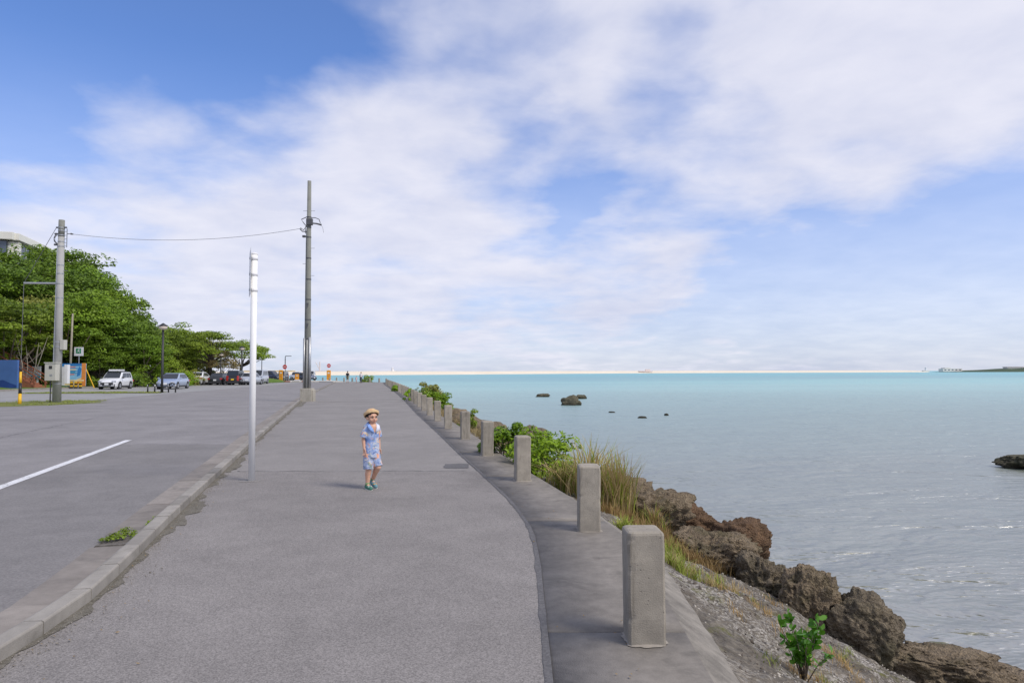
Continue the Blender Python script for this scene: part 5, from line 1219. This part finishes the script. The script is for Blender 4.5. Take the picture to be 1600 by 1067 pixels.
# ================================================================== vehicles (front faces -y)
def lerp(a, b, t): return tuple(a[i] + (b[i] - a[i]) * t for i in range(3))
def car(kind, paint, loc, rz, label, plate='plate_white', roofmat=None, box=False, tail='taillight', lod=1):
    S = {'suv': dict(L=4.0, W=1.70, H=1.62, belt=1.02, bonnet=1.0, nose=.78, ws=-1.05, wt=-.35, rt=1.62, rb=1.88, bon0=-1.85, r=.33, tail=1.0, top=.80),
         'hatch': dict(L=4.4, W=1.72, H=1.48, belt=.95, bonnet=.92, nose=.66, ws=-1.25, wt=-.35, rt=1.25, rb=1.98, bon0=-2.05, r=.31, tail=.98, top=.76),
         'van': dict(L=4.5, W=1.72, H=1.86, belt=1.10, bonnet=1.0, nose=.78, ws=-1.75, wt=-1.0, rt=1.95, rb=2.18, bon0=-2.1, r=.31, tail=1.1, top=.84),
         'kei': dict(L=3.4, W=1.48, H=1.78, belt=1.05, bonnet=.98, nose=.75, ws=-1.15, wt=-.70, rt=1.50, rb=1.66, bon0=-1.58, r=.28, tail=1.05, top=.86),
         'coupe': dict(L=4.5, W=1.84, H=1.60, belt=1.05, bonnet=1.0, nose=.72, ws=-1.0, wt=-.2, rt=1.05, rb=1.85, bon0=-2.05, r=.36, tail=1.08, top=.74)}[kind]
    t = thing('parked_car', label, 'car', loc, rz, 'vehicles in the car park'); L, W, H, b = S['L'], S['W'], S['H'], S['belt']; hw = W / 2; g = .20; y0, y1 = -L / 2, L / 2
    # lower body: stations along the length -> half section
    st = [(y0, hw * .72, S['nose'] - .06, g + .10), (y0 + .10, hw * .86, S['nose'], g + .02), (y0 + .34, hw * .96, S['nose'] + .10, g), (S['ws'] - .3, hw, S['bonnet'], g), (S['ws'], hw, b, g), (S['wt'], hw, b, g), (.4, hw, b, g), (S['rt'], hw, b + .01, g), (S['rb'] - .05, hw * .97, S['tail'], g), (y1 - .08, hw * .93, S['tail'] - .10, g + .04), (y1, hw * .82, S['tail'] - .2, g + .16)]
    V = []; m = 10
    for yy, w_, top, bot in st:
        V += [(-w_ * .94, yy, bot), (-w_, yy, bot + .14), (-w_, yy, bot + (top - bot) * .6), (-w_ * .985, yy, top - .09), (-w_ * .93, yy, top - .015), (w_ * .93, yy, top - .015), (w_ * .985, yy, top - .09), (w_, yy, bot + (top - bot) * .6), (w_, yy, bot + .14), (w_ * .94, yy, bot)]
        
    F = [(i*m+j, i*m+(j+1) % m, (i+1)*m+(j+1) % m, (i+1)*m+j) for i in range(len(st) - 1) for j in range(m)] + [tuple(range(m)), tuple((len(st)-1)*m+j for j in range(m))]
    MB().add(V, F).build('body', paint, t, True, bevel=.02)
    # cabin
    tw = hw * S['top']; zb, zt = b - .03, H - .03
    B = [(-hw * .93, S['ws'], zb), (hw * .93, S['ws'], zb), (hw * .93, S['rb'], zb), (-hw * .93, S['rb'], zb)]; T_ = [(-tw, S['wt'], zt), (tw, S['wt'], zt), (tw, S['rt'], zt), (-tw, S['rt'], zt)]
    MB().add(B + T_, [(3, 2, 1, 0), (4, 5, 6, 7), (0, 1, 5, 4), (1, 2, 6, 5), (2, 3, 7, 6), (3, 0, 4, 7)]).build('cabin', paint, t, False, bevel=.07, seg=3)
    MB().box((0, (S['wt'] + S['rt']) / 2, H - .015), (tw * 1.8, S['rt'] - S['wt'] - .08, .05)).build('roof', roofmat or paint, t, bevel=.02)
    def pane(a, b_, c, d, s0, s1, u0, u1, nm='window'):
        q = lambda s, u: Vector(lerp(lerp(a, b_, s), lerp(d, c, s), u)); P = [q(s0, u0), q(s1, u0), q(s1, u1), q(s0, u1)]; n = (P[1] - P[0]).cross(P[3] - P[0]).normalized(); cen = Vector((0, (S['wt'] + S['rt']) / 2, 1.2))
        if n.dot(P[0] - cen) < 0: n = -n
        MB().add([p + n * .012 for p in P] + [p - n * .02 for p in P], [(0, 1, 2, 3), (0, 4, 5, 1), (1, 5, 6, 2), (2, 6, 7, 3), (3, 7, 4, 0)]).build(nm, 'car_glass', t)
    pane(B[0], B[1], T_[1], T_[0], .05, .95, .08, .95, 'windscreen'); pane(B[2], B[3], T_[3], T_[2], .07, .93, .25 if kind != 'coupe' else .2, .92, 'rear_window')
    for i, j in ((1, 2), (3, 0)):
        cuts = ((.13, .44), (.47, .72), (.75, .90)) if i == 1 else ((.10, .25), (.28, .53), (.56, .87))
        for c0, c1 in cuts: pane(B[i], B[j], T_[j], T_[i], c0, c1, .16, .88)
    # wheels
    wy = (y0 + .78, y1 - .76); r = S['r']
    for sx in (-1, 1):
        for yy in wy:
            MB().tube([(sx * (hw - .06), yy, r + .02), (sx * (hw + .004), yy, r + .02)], r + .075, 24).build('wheel_arch', 'plastic_dark', t)
            wh = MB().tube([(sx * (hw - .2), yy, r), (sx * (hw + .012), yy, r)], r, 24).build('wheel', 'rubber', t, bevel=.02)
            MB().tube([(sx * (hw + .0), yy, r), (sx * (hw + .02), yy, r)], r * .62, 20).build('rim', 'alloy', wh)
    # front
    zl = S['nose'] - .02
    for sx in (-1, 1):
        MB().box((sx * hw * .68, y0 + .10, zl - .02), (hw * .42, .22, .13), sx * .35).build('headlight', 'headlight', t, bevel=.03)
        MB().box((sx * hw * .70, y0 + .06, .42), (hw * .22, .10, .16), sx * .3).build('fog_lamp', 'plastic_dark', t, bevel=.02)
        MB().box((sx * hw * .82, y1 - .07, S['tail'] - .22), (hw * .34, .16, .17 if kind != 'kei' else .60), -sx * .2).build('tail_lamp', tail, t, bevel=.03)
        MB().box((sx * (hw + .09), S['ws'] + .22, b + .06), (.18, .12, .15)).build('mirror', paint if paint != 'car_white' else 'plastic_dark', t, bevel=.03)
        MB().box((sx * (hw - .008), .1, g + .06), (.03, L - 2.2, .16)).build('sill', 'plastic_dark', t)
    (MB().box((0, y0 + .0, .54), (hw * 1.25, .06, .20)).box((0, y0 + .0, .40), (hw * .95, .055, .12)) if kind == 'suv' else MB().box((0, y0 + .005, .42), (hw * 1.1, .05, .13))).build('grille', 'plastic_dark', t, bevel=.03); MB().box((0, y0 - .045, .50), (.34, .02, .17)).build('number_plate', plate, t)
    MB().box((0, y0 + .06, .27), (hw * 1.6, .12, .12)).build('lower_bumper', 'plastic_dark', t, bevel=.03); MB().box((0, y1 - .05, .33), (hw * 1.66, .14, .20)).build('rear_bumper', 'plastic_dark', t, bevel=.03)
    MB().box((0, y1 + .012, S['tail'] - .36 if kind != 'coupe' else .5), (.34, .03, .17)).build('number_plate', plate, t)
    t.scale = (1.05, 1.05, 1.03)
    if box:
        for sx in (-1, 1): MB().box((sx * .52, .3, H + .05), (.05, 1.6, .06)).build('roof_rail', 'plastic_dark', t)
        MB().box((0, .15, H + .15), (.95, 1.2, .16)).build('roof_carrier', 'paint_white', t, bevel=.03)
    return t
def park(kind, paint, x, y, rz, label, **k): return car(kind, paint, (x, y, -.005), R(rz), label, **k)
park('suv', 'car_white', -38.95, 67.2, 9, 'white compact crossover with dark roof and roof carrier parked nose out', roofmat='car_black', box=True)
park('hatch', 'car_silverblue', -33.4, 67.4, 9, 'silver-blue hatchback parked nose out behind the lamp post')
park('coupe', 'car_white', -40.4, 88.6, 186, 'white crossover seen from behind, right of the silver-blue car')
park('hatch', 'car_black', -37.7, 88.4, 186, 'black hatchback seen from behind with a white plate')
park('kei', 'car_black', -35.3, 87.6, 186, 'boxy black minicar with tall red tail lamps and yellow plate', plate='plate_yellow')
park('hatch', 'car_silver', -33.9, 88.9, 186, 'silver car half hidden right of the black minicar')
park('van', 'car_silver', -35.5, 95.8, 8, 'silver minivan facing out behind the white sign pole')
park('van', 'car_darkblue', -47.4, 133, 80, 'dark blue van parked side-on behind the grass mound')
park('kei', 'car_grey', -42.9, 128, 8, 'grey box-shaped car right of the dark blue van')
park('suv', 'car_silver', -44.5, 141, 5, 'silver car right of the slender lamp post in the distance')
park('hatch', 'car_darkblue', -41.6, 138, 60, 'dark car just left of the far utility pole')
park('van', 'car_white', -46.2, 157, 12, 'white van just right of the far utility pole')
park('suv', 'car_white', -49.8, 136, 170, 'white car among the far parked cars left of the lamp post')
def scooter():
    t = thing('motor_scooter', 'black motor scooter parked right of the white crossover', 'scooter', (-35.6, 70.0, 0), R(20))
    for y in (-.62, .62):
        wmb = MB(); wmb.tube([(-.05, y, .24), (.05, y, .24)], .24, 20); wmb.build('wheel', 'rubber', t, bevel=.02)
    MB().box((0, .42, .52), (.30, .85, .34)).build('body', 'car_black', t, bevel=.08, seg=3); MB().box((0, .40, .76), (.26, .75, .13)).build('seat', 'rubber', t, bevel=.05); MB().box((0, -.15, .32), (.30, .5, .08)).build('floorboard', 'plastic_dark', t, bevel=.02)
    MB().box((0, -.50, .66), (.36, .12, .72), mat=Matrix.Rotation(R(-14), 3, 'X')).build('front_shield', 'car_black', t, bevel=.05); MB().tube([(-.34, -.42, 1.04), (.34, -.42, 1.04)], .02, 8).build('handlebar', 'steel_dark', t); MB().ball((0, -.60, .92), (.09, .06, .08)).build('headlamp', 'headlight', t, True); MB().box((0, .95, .86), (.34, .3, .28)).build('top_box', 'plastic_dark', t, bevel=.05)
    for s_ in (-1, 1): MB().tube([(s_ * .3, -.42, 1.04), (s_ * .34, -.42, 1.24)], .008, 6).ball((s_ * .34, -.42, 1.26), (.06, .015, .04), 10, 6).build('mirror', 'plastic_dark', t)
scooter()

# ================================================================== far shore
def sandbank():
    pl = [(-420, 760), (-280, 780), (-148, 810), (-60, 905), (0, 990), (110, 1130), (250, 1290), (450, 1370), (740, 1420), (900, 1470)]; V = []; prof = [(0, -2.2), (6, -1.2), (16, .1), (30, 1.9), (60, 2.8), (120, 2.8), (200, -.5)]
    for i, (x, y) in enumerate(pl):
        a = np.array(pl[max(0, i - 1)]); b = np.array(pl[min(len(pl) - 1, i + 1)]); d = (b - a) / np.linalg.norm(b - a); nrm = np.array([-d[1], d[0]])
        for u, z in prof: q = np.array([x, y]) + nrm * u; V.append((q[0], q[1], z * (1 if i < len(pl) - 2 else .8) + (.25 * math.sin(i * 2.1 + u) if z > 0 else 0)))
    n = len(prof); struct(np_obj('sandbank', V, [(i*n+j, i*n+j+1, (i+1)*n+j+1, (i+1)*n+j) for i in range(len(pl) - 1) for j in range(n - 1)], 'sand', smooth=True))
sandbank()
isl = []; nx_, ny_ = 40, 14
for i in range(nx_):
    for j in range(ny_):
        u, v = i / (nx_ - 1), j / (ny_ - 1); e = (min(1, u * 3.2) ** .7) * math.sin(math.pi * v) ** .6; isl.append((962 + 700 * u, 1380 + 220 * v, -2.2 + 12.5 * e * (1 + .18 * mnoise.noise(Vector((u * 14, v * 5, 0))))))
struct(np_obj('far_island', isl, [(i*ny_+j, (i+1)*ny_+j, (i+1)*ny_+j+1, i*ny_+j+1) for i in range(nx_ - 1) for j in range(ny_ - 1)], 'island_green', smooth=True))
t = thing('island_house', 'long pale building on the ridge of the far green island', 'building', (1085, 1480, 5.4)); MB().box((0, 0, 1.6), (34, 14, 3.4)).build('wall', 'building_pale', t); MB().box((0, 0, 3.6), (36, 16, .7)).build('roof', 'pinkish', t)
t = thing('harbour_building', 'low grey harbour building beside the far island', 'building', (962, 1500, .0)); MB().box((0, 0, 2.6), (42, 16, 6.4)).build('wall', 'building_pale', t); MB().box((-10, 0, 6.6), (12, 14, 2.4)).build('tower', 'building_pale', t)
for k in range(5): MB().box((-16 + k * 8, -8.1, 3.4), (3.4, .3, 2.0)).build('window', 'window_glass', t)
def lighthouse(loc, h, label):
    t = thing('beacon', label, 'beacon', loc); MB().lathe([(2.6, 0), (1.7, h * .72), (2.3, h * .73), (2.3, h * .76), (1.4, h * .77), (1.4, h * .9), (.1, h)], 16).build('tower', 'paint_white', t); MB().box((0, 0, 1), (13, 6, 3)).build('base', 'building_pale', t)
lighthouse((908, 1500, -.3), 10.5, 'white beacon tower left of the harbour building on the horizon'); lighthouse((-175, 1000, .9), 8.5, 'white beacon on the sandbank above the end of the bollard row')
def crane(loc, h, label):
    t = thing('crane', label, 'crane', loc); MB().box((0, 0, 1.6), (22, 6, 3.2)).build('barge', 'pinkish', t); MB().tube([(0, 0, 3), (0, 0, h)], 1.0, 6).build('mast', 'pinkish', t); MB().tube([(0, 0, h * .3), (-6, 0, h * .95)], .6, 6).build('jib', 'pinkish', t)
crane((-290, 1030, .8), 17, 'pale pink crane on the horizon beside the right no-entry sign')
t = thing('work_vessel', 'small pinkish work vessel on the sandbank at the middle of the horizon', 'boat', (256, 1310, 1.0)); MB().box((0, 0, .9), (26, 8, 1.8)).build('hull', 'pinkish', t); MB().box((4, 0, 3.2), (9, 6, 3.4)).build('cabin', 'pinkish', t)
t = thing('sand_hut', 'long cream works hut at the left end of the sandbank', 'hut', (-305, 860, .8)); MB().box((0, 0, 1.6), (60, 14, 3.2)).build('wall', 'board_cream', t); MB().box((0, 0, 3.4), (62, 16, .5)).build('roof', 'building_pale', t)

# ================================================================== people
def remesh(mb, name, mats, voxel, parent, smooth=4, cut=None, fold=0.):
    o = mb.build(name + '_src', mats); m = o.modifiers.new('r', 'REMESH'); m.mode = 'VOXEL'; m.voxel_size = voxel; s_ = o.modifiers.new('s', 'SMOOTH'); s_.iterations = smooth; s_.factor = .5
    dg = bpy.context.evaluated_depsgraph_get(); me = bpy.data.meshes.new_from_object(o.evaluated_get(dg)); me.name = name
    bpy.data.objects.remove(o)
    if cut:
        bm = bmesh.new(); bm.from_mesh(me); bmesh.ops.delete(bm, geom=[f for f in bm.faces if cut(f.calc_center_median())], context='FACES'); bm.to_mesh(me); bm.free()
    if fold:
        for v in me.vertices:
            c = v.co; q = Vector((c.x * 16, c.y * 16, c.z * 7)); d = fold * mnoise.fractal(q, 1, 2, 3); L = max(.02, math.hypot(c.x, c.y)); v.co = (c.x * (1 + d / L), c.y * (1 + d / L), c.z)
    me.polygons.foreach_set('use_smooth', [True] * len(me.polygons))
    ob = bpy.data.objects.new(name, me); COL.objects.link(ob)
    if parent is not None: ob.parent = parent
    return ob
def hand(mb, wr, dirn, side, fwd, s=1.0):
    """palm, four fingers of different lengths and a thumb, slightly curled; wr wrist, dirn down the hand, fwd thumb side"""
    d = Vector(dirn).normalized(); f = Vector(fwd); f = (f - d * f.dot(d)).normalized(); n = d.cross(f).normalized() * side
    wr = Vector(wr); pe = wr + d * .048 * s
    for k in range(4):
        a = wr + d * .01 * s + f * (.012 - .008 * k) * s; b = pe + f * (.0165 - .011 * k) * s; mb.caps(a, b, .0105 * s, .0095 * s, 10)
    for k, L in enumerate((.040, .045, .042, .033)):
        b = pe + f * (.0165 - .011 * k) * s; m = b + d * L * .5 * s + n * .006 * s; e = b + d * L * .92 * s + n * .022 * s
        mb.caps(b, m, .0066 * s, .0060 * s, 10); mb.caps(m, e, .0060 * s, .0050 * s, 10)
    tb = wr + d * .012 * s + f * .014 * s; m = tb + f * .020 * s + d * .020 * s + n * .006 * s; e = m + d * .026 * s + n * .008 * s; mb.caps(tb, m, .0085 * s, .0072 * s, 10); mb.caps(m, e, .0070 * s, .0056 * s, 10)
def boy():
    t = thing('person', 'small child in straw hat and blue printed shirt and shorts walking on the footpath', 'person', (-1.88, 9.18, .004), R(38))
    # local frame: faces -y, own left hand at +x (right in the picture)
    B = MB(); Vc = Vector
    tilt = Matrix.Rotation(R(4), 3, 'Z')
    hc = Vc((0, -.002, .945))
    B.ball(hc + Vc((0, .004, .012)), (.068, .078, .074), 24, 16)                # skull
    B.ball(hc + Vc((0, -.022, -.030)), (.055, .054, .056), 20, 14)             # face
    B.ball(hc + Vc((0, -.044, -.062)), (.028, .024, .022), 16, 10)             # chin
    for s_ in (-1, 1):
        B.ball(hc + Vc((s_ * .032, -.048, -.030)), (.024, .022, .024), 14, 10) # cheek
        B.ball(hc + Vc((s_ * .069, .008, -.016)), (.010, .017, .024), 12, 8)   # ear
    B.caps(hc + Vc((0, -.074, -.002)), hc + Vc((0, -.083, -.024)), .0075, .0115, 12)  # nose
    B.ball(hc + Vc((0, -.062, .018)), (.050, .018, .014), 16, 8)               # brow
    B.ball(hc + Vc((0, -.073, -.045)), (.019, .010, .010), 14, 8)              # mouth
    B.caps((0, .006, .84), (0, .002, .905), .036, .033)
    B.caps((-.07, .0, .805), (.07, .0, .805), .042, .042); B.caps((0, 0, .80), (0, 0, .62), .078, .074); B.caps((0, 0, .62), (0, .004, .48), .074, .078)
    J = {-1: dict(sh=(-.088, .002, .800), el=(-.112, .018, .655), wr=(-.114, -.012, .535), hd=(-.02, -.25, -1)), 1: dict(sh=(.088, .002, .800), el=(.110, .026, .655), wr=(.114, .002, .535), hd=(.03, -.2, -1))}
    for s_, j in J.items():
        B.caps(j['sh'], j['el'], .034, .026); B.caps(j['el'], j['wr'], .026, .0175); hand(B, j['wr'], j['hd'], -s_, (-.25 * s_, -1, 0), 1.0)
    hipR, knR, anR = (-.050, .0, .47), (-.056, -.028, .268), (-.060, -.006, .062)
    hipL, knL, anL = (.050, .0, .47), (.058, -.070, .285), (.048, .062, .105)
    for h_, k_, a_ in ((hipR, knR, anR), (hipL, knL, anL)):
        B.caps(h_, k_, .062, .042); c_ = Vc(k_).lerp(Vc(a_), .32) + Vc((0, .010, 0)); B.caps(k_, c_, .040, .040); B.caps(c_, a_, .038, .025)
    B.caps(anR, (-.063, -.055, .030), .024, .020); B.caps(anL, (.044, .015, .045), .024, .018)
    body = remesh(B, 'body', 'skin', .0045, t, 3)
    # shirt
    S = MB(); rings = [(.465, .108, .086), (.52, .106, .085), (.62, .098, .080), (.72, .100, .080), (.79, .110, .078), (.828, .098, .068), (.85, .060, .052)]; n = 28; V = []
    for z, rx, ry in rings:
        for k in range(n):
            a = 2 * math.pi * k / n; wob = 1 + .03 * math.sin(5 * a + z * 30) * (1 if z < .6 else .3); V.append((rx * wob * math.cos(a), ry * wob * math.sin(a) + .002, z))
    S.add(V, [(i*n+k, i*n+(k+1) % n, (i+1)*n+(k+1) % n, (i+1)*n+k) for i in range(len(rings) - 1) for k in range(n)] + [tuple(range(n)), tuple((len(rings)-1)*n+k for k in range(n))])
    for s_, j in J.items():
        a = Vc(j['sh']) + Vc((-s_ * .02, 0, .01)); b = Vc(j['sh']).lerp(Vc(j['el']), .82) + Vc((s_ * .006, 0, 0)); S.tube([a, a.lerp(b, .4), b], [.047, .050, .051], 18); S.ball(a, .050, 16, 10)
    def cut(c):
        v = c.z > .742 and c.y < -.02 and abs(c.x - .004) < (c.z - .742) * .42
        nk = (c.x ** 2 + c.y ** 2) < .047 ** 2 and c.z > .80
        return v or nk or c.z < .463 + .003
    remesh(S, 'shirt', 'print_shirt', .005, t, 3, cut, .005)
    for s_, m_ in ((-1, 'collar_blue'), (1, 'collar_pale')):
        C = MB(); inner = [(s_ * .008, -.080, .745), (s_ * .028, -.078, .800), (s_ * .044, -.046, .845), (s_ * .048, .0, .872), (s_ * .036, .036, .880), (s_ * .0, .050, .882)]; outer = [(s_ * .020, -.092, .742), (s_ * .078, -.082, .790), (s_ * .088, -.048, .832), (s_ * .082, .010, .848), (s_ * .056, .062, .850), (s_ * .0, .074, .850)]
        k = len(inner); C.add(inner + outer, [(i, i + 1, k + i + 1, k + i) for i in range(k - 1)]); o = C.build('collar', m_, t, True); md = o.modifiers.new('s', 'SOLIDIFY'); md.thickness = .006; md.offset = 1
    for z in (.715, .665, .61, .555): MB().ball((.006, -.0865 - .002 * (z < .6), z), .005, 8, 6).build('button', 'collar_pale', t)
    # shorts
    H_ = MB(); n = 24
    rings = [(.50, .104, .084), (.455, .112, .090), (.415, .114, .090)]; V = []
    for z, rx, ry in rings: V += [(rx * math.cos(2*math.pi*k/n), ry * math.sin(2*math.pi*k/n) + .002, z) for k in range(n)]
    H_.add(V, [(i*n+k, i*n+(k+1) % n, (i+1)*n+(k+1) % n, (i+1)*n+k) for i in range(2) for k in range(n)] + [tuple(range(n)), tuple(2*n+k for k in range(n))])
    H_.tube([(-.050, .0, .46), (-.056, -.012, .36), (-.060, -.024, .262)], [.066, .064, .066], 20); H_.tube([(.050, 0, .46), (.055, -.034, .37), (.062, -.064, .292)], [.066, .063, .064], 20)
    remesh(H_, 'shorts', 'print_shorts', .005, t, 3, None, .007)
    # shoes and socks
    for nm, an, toe, heel, pit in (('R', anR, (-.066, -.118, .022), (-.060, .026, .028), 0.), ('L', anL, (.046, -.040, .026), (.046, .088, .075), 24.)):
        S_ = MB(); an, toe, heel = Vc(an), Vc(toe), Vc(heel); mid = toe.lerp(heel, .45)
        S_.caps(heel, mid, .027, .031, 14); S_.caps(mid, toe, .031, .024, 14); S_.caps(heel + Vc((0, -.01, .012)), an + Vc((0, -.006, -.012)), .027, .029, 14)
        sh = remesh(S_, 'shoe', 'shoe_green' if nm == 'R' else 'shoe_teal', .005, t, 3)
        U = MB(); dn_ = Vc((0, 0, -.016)); R_ = Matrix.Rotation(R(-pit), 3, 'X')
        for a, b, r0, r1 in ((heel, mid, .029, .033), (mid, toe, .033, .026)):
            pass
        pts = []; dirv_ = (toe - heel).normalized(); sd = Vc((1, 0, 0)); up = dirv_.cross(sd).normalized(); up = up if up.z > 0 else -up; L = (toe - heel).length
        for k in range(20):
            a = 2*math.pi*k/20; pts.append(heel.lerp(toe, .5) + dirv_ * (L / 2 + .027) * math.cos(a) + sd * .034 * math.sin(a) * (1 - .12 * math.cos(a) * -1) - up * .020)
        U.add(pts + [p - up * .012 for p in pts], [tuple(range(20)), tuple(range(20, 40))[::-1]] + [(k, (k+1) % 20, 20+(k+1) % 20, 20+k) for k in range(20)]); U.build('sole', 'shoe_sole', sh)
        MB().box(toe + up * .020 + dirv_ * -.035, (.05, .018, .012)).build('strap', 'shoe_sole' if nm == 'R' else 'orange', sh, bevel=.004)
        MB().tube([an + Vc((0, -.002, -.012)), an + Vc((0, 0, .022))], [.031, .029], 14).build('sock', 'sock', t, True)
    # face details
    for s_ in (-1, 1):
        e = MB().ball(hc + Vc((s_ * .027, -.0700, -.001)), (.0115, .006, .0062), 12, 8).build('eye', 'eye_white', t, True); MB().ball(hc + Vc((s_ * .027, -.0748, -.001)), (.0062, .003, .0060), 12, 8).build('iris', 'eye_dark', e, True)
        MB().tube([hc + Vc((s_ * .013, -.0765, .017)), hc + Vc((s_ * .028, -.0765, .021)), hc + Vc((s_ * .044, -.066, .017))], [.003, .0036, .002], 6).build('eyebrow', 'hair', t, True)
        MB().tube([hc + Vc((s_ * .016, -.0755, .004)), hc + Vc((s_ * .027, -.0765, .0075)), hc + Vc((s_ * .039, -.070, .003))], .0019, 6).build('eyelash', 'hair', t, True)
    MB().tube([hc + Vc((-.018, -.0765, -.046)), hc + Vc((-.006, -.0832, -.0445)), hc + Vc((.006, -.0832, -.0445)), hc + Vc((.018, -.0765, -.046))], [.002, .0042, .0042, .002], 8).build('mouth', 'lip', t, True)
    # hair under the hat: fringe, sides, nape
    Hh = MB(); Hh.ball(hc + Vc((0, .012, .022)), (.074, .080, .070), 24, 16)
    hr = remesh(Hh, 'hair', 'hair', .005, t, 1, lambda c: (c.y < -.03 and c.z < hc.z + .030 + .010 * math.sin(c.x * 300)) or (c.y < .012 and c.z < hc.z + .004) or c.z < hc.z - .042)
    # straw hat pushed back on the head
    ht = MB(); prof = [(.0, .062), (.030, .060), (.056, .050), (.073, .030), (.081, .000), (.084, -.020), (.090, -.030), (.097, -.026), (.102, -.008), (.103, .008), (.100, .008), (.097, -.006), (.092, -.020), (.085, -.014), (.081, .000)]
    ht.lathe(prof, 36, sy=1.06); hat = ht.build('hat', 'straw', t, True); hat.location = hc + Vc((0, .022, .048)); hat.rotation_euler = (R(-28), R(4), 0)
    hb = MB().lathe([(.0815, -.010), (.084, -.008), (.0825, .008), (.0795, .010)], 36, sy=1.06).build('hat_band', 'straw', hat, True)
    MB().ball((-.035, -.078, .012), (.012, .008, .011), 10, 8).build('hat_flower', 'red', hat, True)
    return t
boy()
def walker(loc, rz, H, label, top, bottom, hairm='hair', cap=None, long=False, bag=None):
    t = thing('person', label, 'person', loc, rz); k = H / 1.7; v = lambda x, y, z: Vector((x * k, y * k, z * k)); B = MB()
    B.ball(v(0, -.01, 1.57), (.078 * k, .092 * k, .115 * k), 16, 12); B.ball(v(0, -.105, 1.555), (.016 * k, .02 * k, .025 * k), 8, 6); B.caps(v(0, .01, 1.38), v(0, 0, 1.48), .055 * k, .052 * k); B.caps(v(0, 0, 1.33), v(0, 0, 1.0), .12 * k, .115 * k)
    for s_ in (-1, 1):
        B.caps(v(s_ * .18, 0, 1.36), v(s_ * .23, .03, 1.1), .045 * k, .038 * k); B.caps(v(s_ * .23, .03, 1.1), v(s_ * .22, -.06, .88), .036 * k, .027 * k); hand(B, v(s_ * .22, -.06, .88), (0, -.2, -1), -s_, (-.2 * s_, -1, 0), 1.6 * k)
        kn = v(s_ * .09, -.08 * s_, .50); B.caps(v(s_ * .09, 0, .92), kn, .085 * k, .06 * k); B.caps(kn, v(s_ * .09, (.0 if s_ < 0 else .12), .09), .055 * k, .038 * k)
    remesh(B, 'body', 'skin', .012 * max(k, .6), t, 2)
    S = MB(); S.tube([v(0, 0, .92), v(0, 0, 1.15), v(0, 0, 1.33), v(0, 0, 1.43)], [.15 * k, .145 * k, .165 * k, .08 * k], 16)
    for s_ in (-1, 1): S.tube([v(s_ * .12, 0, 1.38), v(s_ * .23, .02, 1.14)], [.07 * k, .062 * k], 12)
    remesh(S, 'top', top, .014 * max(k, .6), t, 2)
    P = MB(); P.tube([v(0, 0, 1.0), v(0, 0, .84)], [.14 * k, .155 * k], 16); ln = .12 if long else .45
    for s_ in (-1, 1):
        kn = v(s_ * .09, -.08 * s_, .50); P.tube([v(s_ * .08, 0, .92), kn], [.10 * k, .082 * k], 12)
        if long: P.tube([kn, v(s_ * .09, (.0 if s_ < 0 else .11), .12)], [.08 * k, .06 * k], 12)
    remesh(P, 'trousers', bottom, .014 * max(k, .6), t, 2)
    Hh = MB(); Hh.ball(v(0, .015, 1.60), (.09 * k, .10 * k, .105 * k), 16, 12); remesh(Hh, 'hair', hairm, .012 * k, t, 1, lambda c: c.y < -.05 * k and c.z < 1.62 * k)
    for s_ in (-1, 1):
        yy = 0 if s_ < 0 else .12; f_ = MB(); f_.caps(v(s_ * .09, yy + .03, .045), v(s_ * .09, yy - .16, .04), .045 * k, .04 * k, 10); f_.build('shoe', 'rubber', t, True)
    if cap: MB().lathe([(0, .10 * k), (.07 * k, .07 * k), (.10 * k, 0)], 16, c=v(0, .01, 1.62)).box(v(0, -.13, 1.63), (.14 * k, .10 * k, .015)).build('cap', cap, t)
    return t
walker((-24.6, 102.2, .004), R(190), 1.74, 'walker in black top and shorts at the far end of the footpath', 'cloth_black', 'cloth_khaki', cap='cloth_black')
walker((-22.5, 101.8, .004), R(175), 1.60, 'walker in white top and dark trousers beside a small child far away', 'cloth_white', 'cloth_navy', long=True)
walker((-23.1, 101.4, .004), R(180), .98, 'little child in pale pink beside the walker in white far away', 'cloth_pink', 'cloth_pink')
